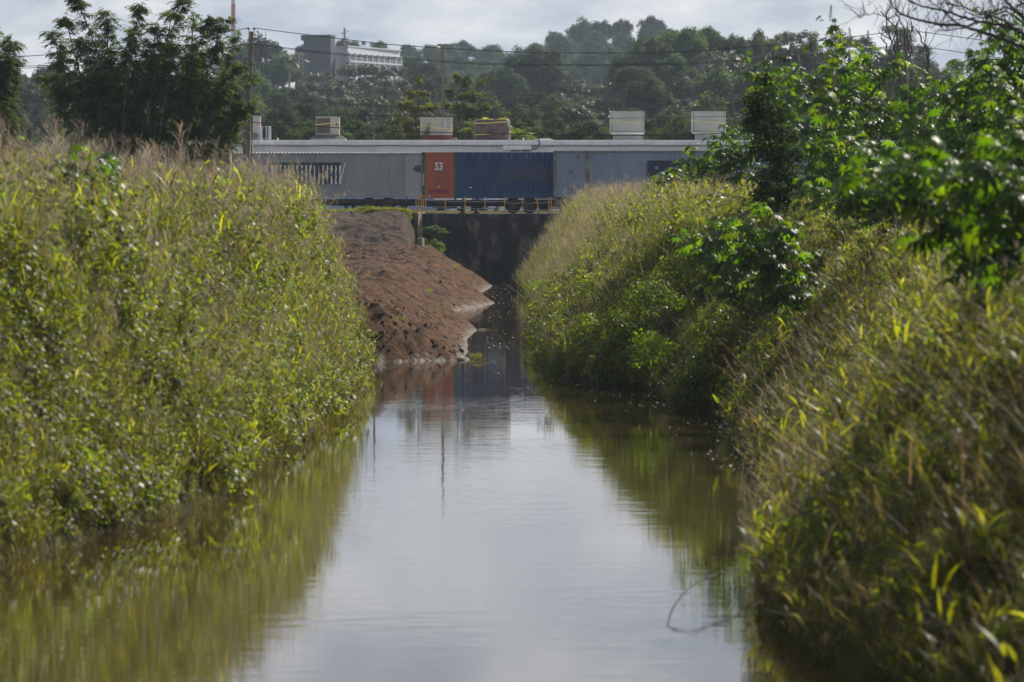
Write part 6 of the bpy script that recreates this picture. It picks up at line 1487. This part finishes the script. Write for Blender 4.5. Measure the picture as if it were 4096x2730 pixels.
# right ridge
row([(1440,118),(1500,96),(1560,72),(1610,66),(1650,68),(1690,84),(1725,78),(1790,72),(1835,62),(1875,70),(1900,95)], 930, 36, 92, ['loose','bushy','dome'], 8, 30)
row([(1470,140),(1560,112),(1700,115),(1880,112),(1960,130)], 860, 46, 105, ['loose','loose','dome'], 12, 30)
row([(1500,185),(1600,160),(1750,165),(2000,160)], 780, 52, 110, ['loose','bushy','dome'], 14, 30)
row([(1560,235),(1700,215),(2240,215)], 690, 52, 110, ['loose','bushy'], 14, 30)
row([(1880,175),(2260,175)], 800, 48, 100, ['dome','bushy'], 14, 30)
row([(1560,262),(2300,250)], 580, 52, 110, ['dome','bushy'], 10, 20)
for a in ((1925,54,100,900,'flat'),(1985,68,90,890,'flat'),(2060,50,120,880,'flat'),(2115,95,90,885,'flat'),(2050,118,150,840,'dome'),(1985,128,120,840,'dome'),(2110,128,110,850,'dome'),(2200,120,80,900,'flat'),(2160,150,90,820,'flat'),(2010,160,100,720,'bushy'),(2110,180,110,720,'bushy'),(2175,175,90,700,'bushy')):
    sd += 1; tree(*a, sd)
# left of the hill building
row([(-40,158),(30,162),(110,150),(200,158),(420,150),(500,140)], 1100, 52, 95, ['bushy','loose','dome'], 10, 40)
row([(-40,192),(200,185),(500,180),(560,180)], 850, 56, 110, ['bushy','loose'], 12, 40)
row([(-40,232),(300,225),(560,225)], 650, 58, 120, ['bushy','loose'], 12, 40)
row([(-40,285),(300,275),(560,270)], 500, 62, 125, ['bushy','loose'], 14, 25)
for a in ((598,86,150,1250,'dome'),(545,118,110,1230,'dome'),(652,122,90,1240,'dome'),(590,180,130,1000,'dome'),(655,195,110,980,'dome'),(530,185,110,990,'dome'),
          (790,92,40,1700,'bushy'),(845,95,42,1640,'tufty'),(815,98,40,1650,'bushy'),(872,96,50,1640,'dome'),(700,98,40,1640,'dome')):
    sd += 1; tree(*a, sd)
# silvery canopies under the hill building
for a in ((735,162,85,1050,'loose'),(800,150,100,1060,'loose'),(860,150,95,1060,'loose'),(905,152,90,1050,'loose'),(700,190,80,980,'loose'),(765,188,100,960,'loose'),(835,185,105,950,'loose'),(905,185,100,950,'loose'),(965,178,90,960,'bushy'),
          (950,140,70,1150,'bushy'),(985,150,70,1130,'bushy'),(640,215,100,900,'dome'),(715,222,90,850,'dome'),(790,222,100,820,'loose'),(870,225,110,820,'loose'),(945,222,100,830,'loose'),
          (1240,112,130,1000,'dome'),(1195,128,110,1010,'dome'),(1165,160,100,980,'dome'),(1262,150,110,985,'dome'),(1305,185,100,960,'dome'),(1130,165,90,1050,'dome'),(1490,112,115,1000,'dome'),(1455,140,100,990,'dome'),(1500,160,120,970,'dome'),
          (1340,196,105,900,'loose'),(1400,184,115,900,'loose'),(1455,200,110,890,'loose'),(1300,215,100,850,'loose'),(1370,228,115,830,'loose'),(1440,232,110,830,'loose'),(1520,225,110,840,'loose'),(1590,235,110,820,'loose'),
          (1225,205,90,820,'dome'),(1180,215,90,820,'dome'),(1270,225,100,800,'bushy'),(1120,220,90,800,'bushy'),(1060,190,90,1000,'bushy'),(1010,175,80,1050,'bushy')):
    sd += 1; tree(*a, sd)
row([(560,252),(700,245),(900,250),(1100,248),(1500,252),(1760,248)], 640, 46, 92, ['bushy','bushy','loose'], 10, 30)
row([(560,282),(900,275),(1200,278),(1760,276)], 520, 44, 80, ['bushy'], 8, 20)
row([(560,305),(900,300),(1200,304),(1760,300)], 455, 42, 70, ['bushy'], 6, 12)

# leafy yellow green trees close behind the warehouse
def branchy(label, Y, base, tops, seed, col=(0.075, 0.095, 0.018), per=620):
    r = random.Random(seed); b = V(*base, Y); b.z = YARD; o = empty('leafy_tree', b, label, 'tree', None); bl = []; mb = MB()
    mb.tube([(0,0,-.3), (.05,0,2.5), (0,.1,4.5)], [.22, .17, .12], 8)
    for (vx, vy, rp) in tops:
        p = V(vx, vy, Y + r.uniform(-1.5, 1.5)) - b; q = rp*VS/F*Y
        m_ = Vector((p.x*.4, p.y*.4, 2 + (p.z-2)*.6)); mb.tube([Vector((0,0,2.2)), m_, p], [.1, .06, .015], 5)
        for k in range(7): 
            a_ = r.random()*6.283; bl.append((p.x + math.cos(a_)*q*.7*r.random(), p.y + math.sin(a_)*q*.8*r.random(), p.z - q*r.uniform(0, .9), q*r.uniform(.28, .5)))
    mb.build('trunk', M['bark'], o); v_, f_, c_ = leaf_crown(bl, per, .27, col, seed, up=.4, flat=.75, shell=.5, aspect=.45, inner=.3, v=.45); link('crown', np_mesh('crown', v_, f_, M['tree'], c_), o)
branchy('yellow green leafy tree left of the tallest lamp post', 445, (958, 335), [(962,182,16),(950,210,22),(975,215,22),(930,235,24),(955,245,28),(985,240,24),(915,265,24),(940,280,30),(975,280,30),(905,300,26),(955,310,30),(995,300,26),(930,320,26)], 31, (0.13, 0.14, 0.016))
branchy('dark leafy tree with drooping sprays right of the tallest lamp post', 440, (1060, 335), [(1048,172,18),(1075,182,20),(1105,185,14),(1125,180,10),(1035,205,26),(1065,210,28),(1095,215,26),(1020,235,26),(1050,245,30),(1085,250,30),(1115,240,20),(1010,275,28),(1045,285,32),(1085,290,30),(1115,285,22),(1030,310,28),(1070,320,28),(1105,315,24)], 32, (0.075, 0.095, 0.018))
branchy('leafy bush behind the tarpaulin wrapped unit', 436, (1165, 335), [(1160,270,20),(1190,285,22),(1150,295,22),(1215,295,22),(1245,305,20),(1180,310,24),(1225,318,22),(1275,312,18)], 33, (0.045, 0.07, 0.016))

# palms
def palm(name, label, base, H, nfr, L, col, seed, lean=0.0, trunk_r=.18, droop=1.5, cat='palm', upright=.3):
    r = random.Random(seed); nr = np.random.default_rng(seed); o = empty(name, base, label, cat)
    MB().tube([(0,0,-.5), (lean*.3,0,H*.5), (lean,0,H)], [trunk_r*1.2, trunk_r, trunk_r*.8], 8).build('trunk', M['palebark'], o)
    for k in range(nfr):
        a_ = 6.283*k/nfr + r.uniform(-.3, .3); th0 = r.uniform(.1, 1.5)*(1-upright*.5); n = 9; pts = []; p = Vector((lean, 0, H)); th = th0
        for i in range(n): 
            pts.append(p.copy()); p = p + Vector((math.cos(a_)*math.sin(th), math.sin(a_)*math.sin(th), math.cos(th)))*L/n; th += droop/n*r.uniform(.7, 1.3)
        c, nn, tip, ln = [], [], [], []
        for i in range(1, n*3):
            s = i/3; j = min(n-2, int(s)); q = pts[j].lerp(pts[j+1], s-j); d = (pts[j+1]-pts[j]).normalized(); side = d.cross(Vector((0,0,1))).normalized(); up = side.cross(d)
            for sg in (-1, 1):
                dr = (side*sg + d*.7 - up*.0 + Vector((0,0,-.35))).normalized(); l_ = L*.26*math.sin(min(1, (i+2)/(n*3))*3.0)+.05
                c.append(np.array(q + dr*l_*.5)); tip.append(np.array(dr)); nn.append(np.array(up + side*sg*.3)); ln.append(l_)
        c, nn, tip, ln = map(np.array, (c, nn, tip, ln)); nn /= np.linalg.norm(nn, axis=1, keepdims=True)
        v_, f_ = leaf_quads(c, nn, ln, np.full(len(ln), L*.035), nr, tip); cc = cvar(np.array(col)*r.uniform(.7, 1.3), len(ln), 4, nr, .25)
        link('frond', np_mesh('frond', v_, f_, M['shiny'] if name == 'coconut_palm' else M['grass'], cc), o)
t_ = V(662, 128, 1120); palm('coconut_palm', 'coconut palm with drooping fronds left of the dark stair tower', (t_.x, 1120, 16), t_.z-16-1.6, 20, 4.6, (0.06, 0.085, 0.03), 3, .4, .22, 1.9)
for i, (vx, vy, Y, n, L, lb) in enumerate(((1095,268,421,11,2.3,'yellow green areca palm peeking out left of the tarpaulin wrapped unit'),(1135,262,422,12,2.2,'yellow areca palm fronds rising above the tarpaulin wrapped unit'),(1190,284,420.5,12,2.1,'bright areca palm right of the tarpaulin wrapped unit'),(1206,296,421,11,1.9,'low areca palm beside the skylight'))):
    t_ = V(vx, vy, Y); palm('areca_palm', lb, (t_.x, Y, YARD), t_.z - YARD - L*.5, n+7, L*.72, (0.10, 0.135, 0.014) if i != 1 else (0.2, 0.19, 0.016), 20+i, 0, .07, 1.9, upright=.8)

# ------------------------------------------------------------------ air
hz = MB().box(-1290, 1290, -75, 3090, -2.2, 108).build('haze', [])
m, n, l, b = nodes('haze_air'); n.remove(b)
pv = n.new('ShaderNodeVolumePrincipled'); pv.inputs['Color'].default_value = (0.68, 0.83, 1.0, 1); pv.inputs['Density'].default_value = 0.00008; pv.inputs['Anisotropy'].default_value = 0.2
l.new(pv.outputs[0], n['Material Output'].inputs['Volume'])
try: m.cycles.homogeneous_volume = True
except Exception: pass
hz.data.materials.append(m); tag(hz, 'thin bluish daylight haze lying over the far slope', 'haze', kind='stuff')
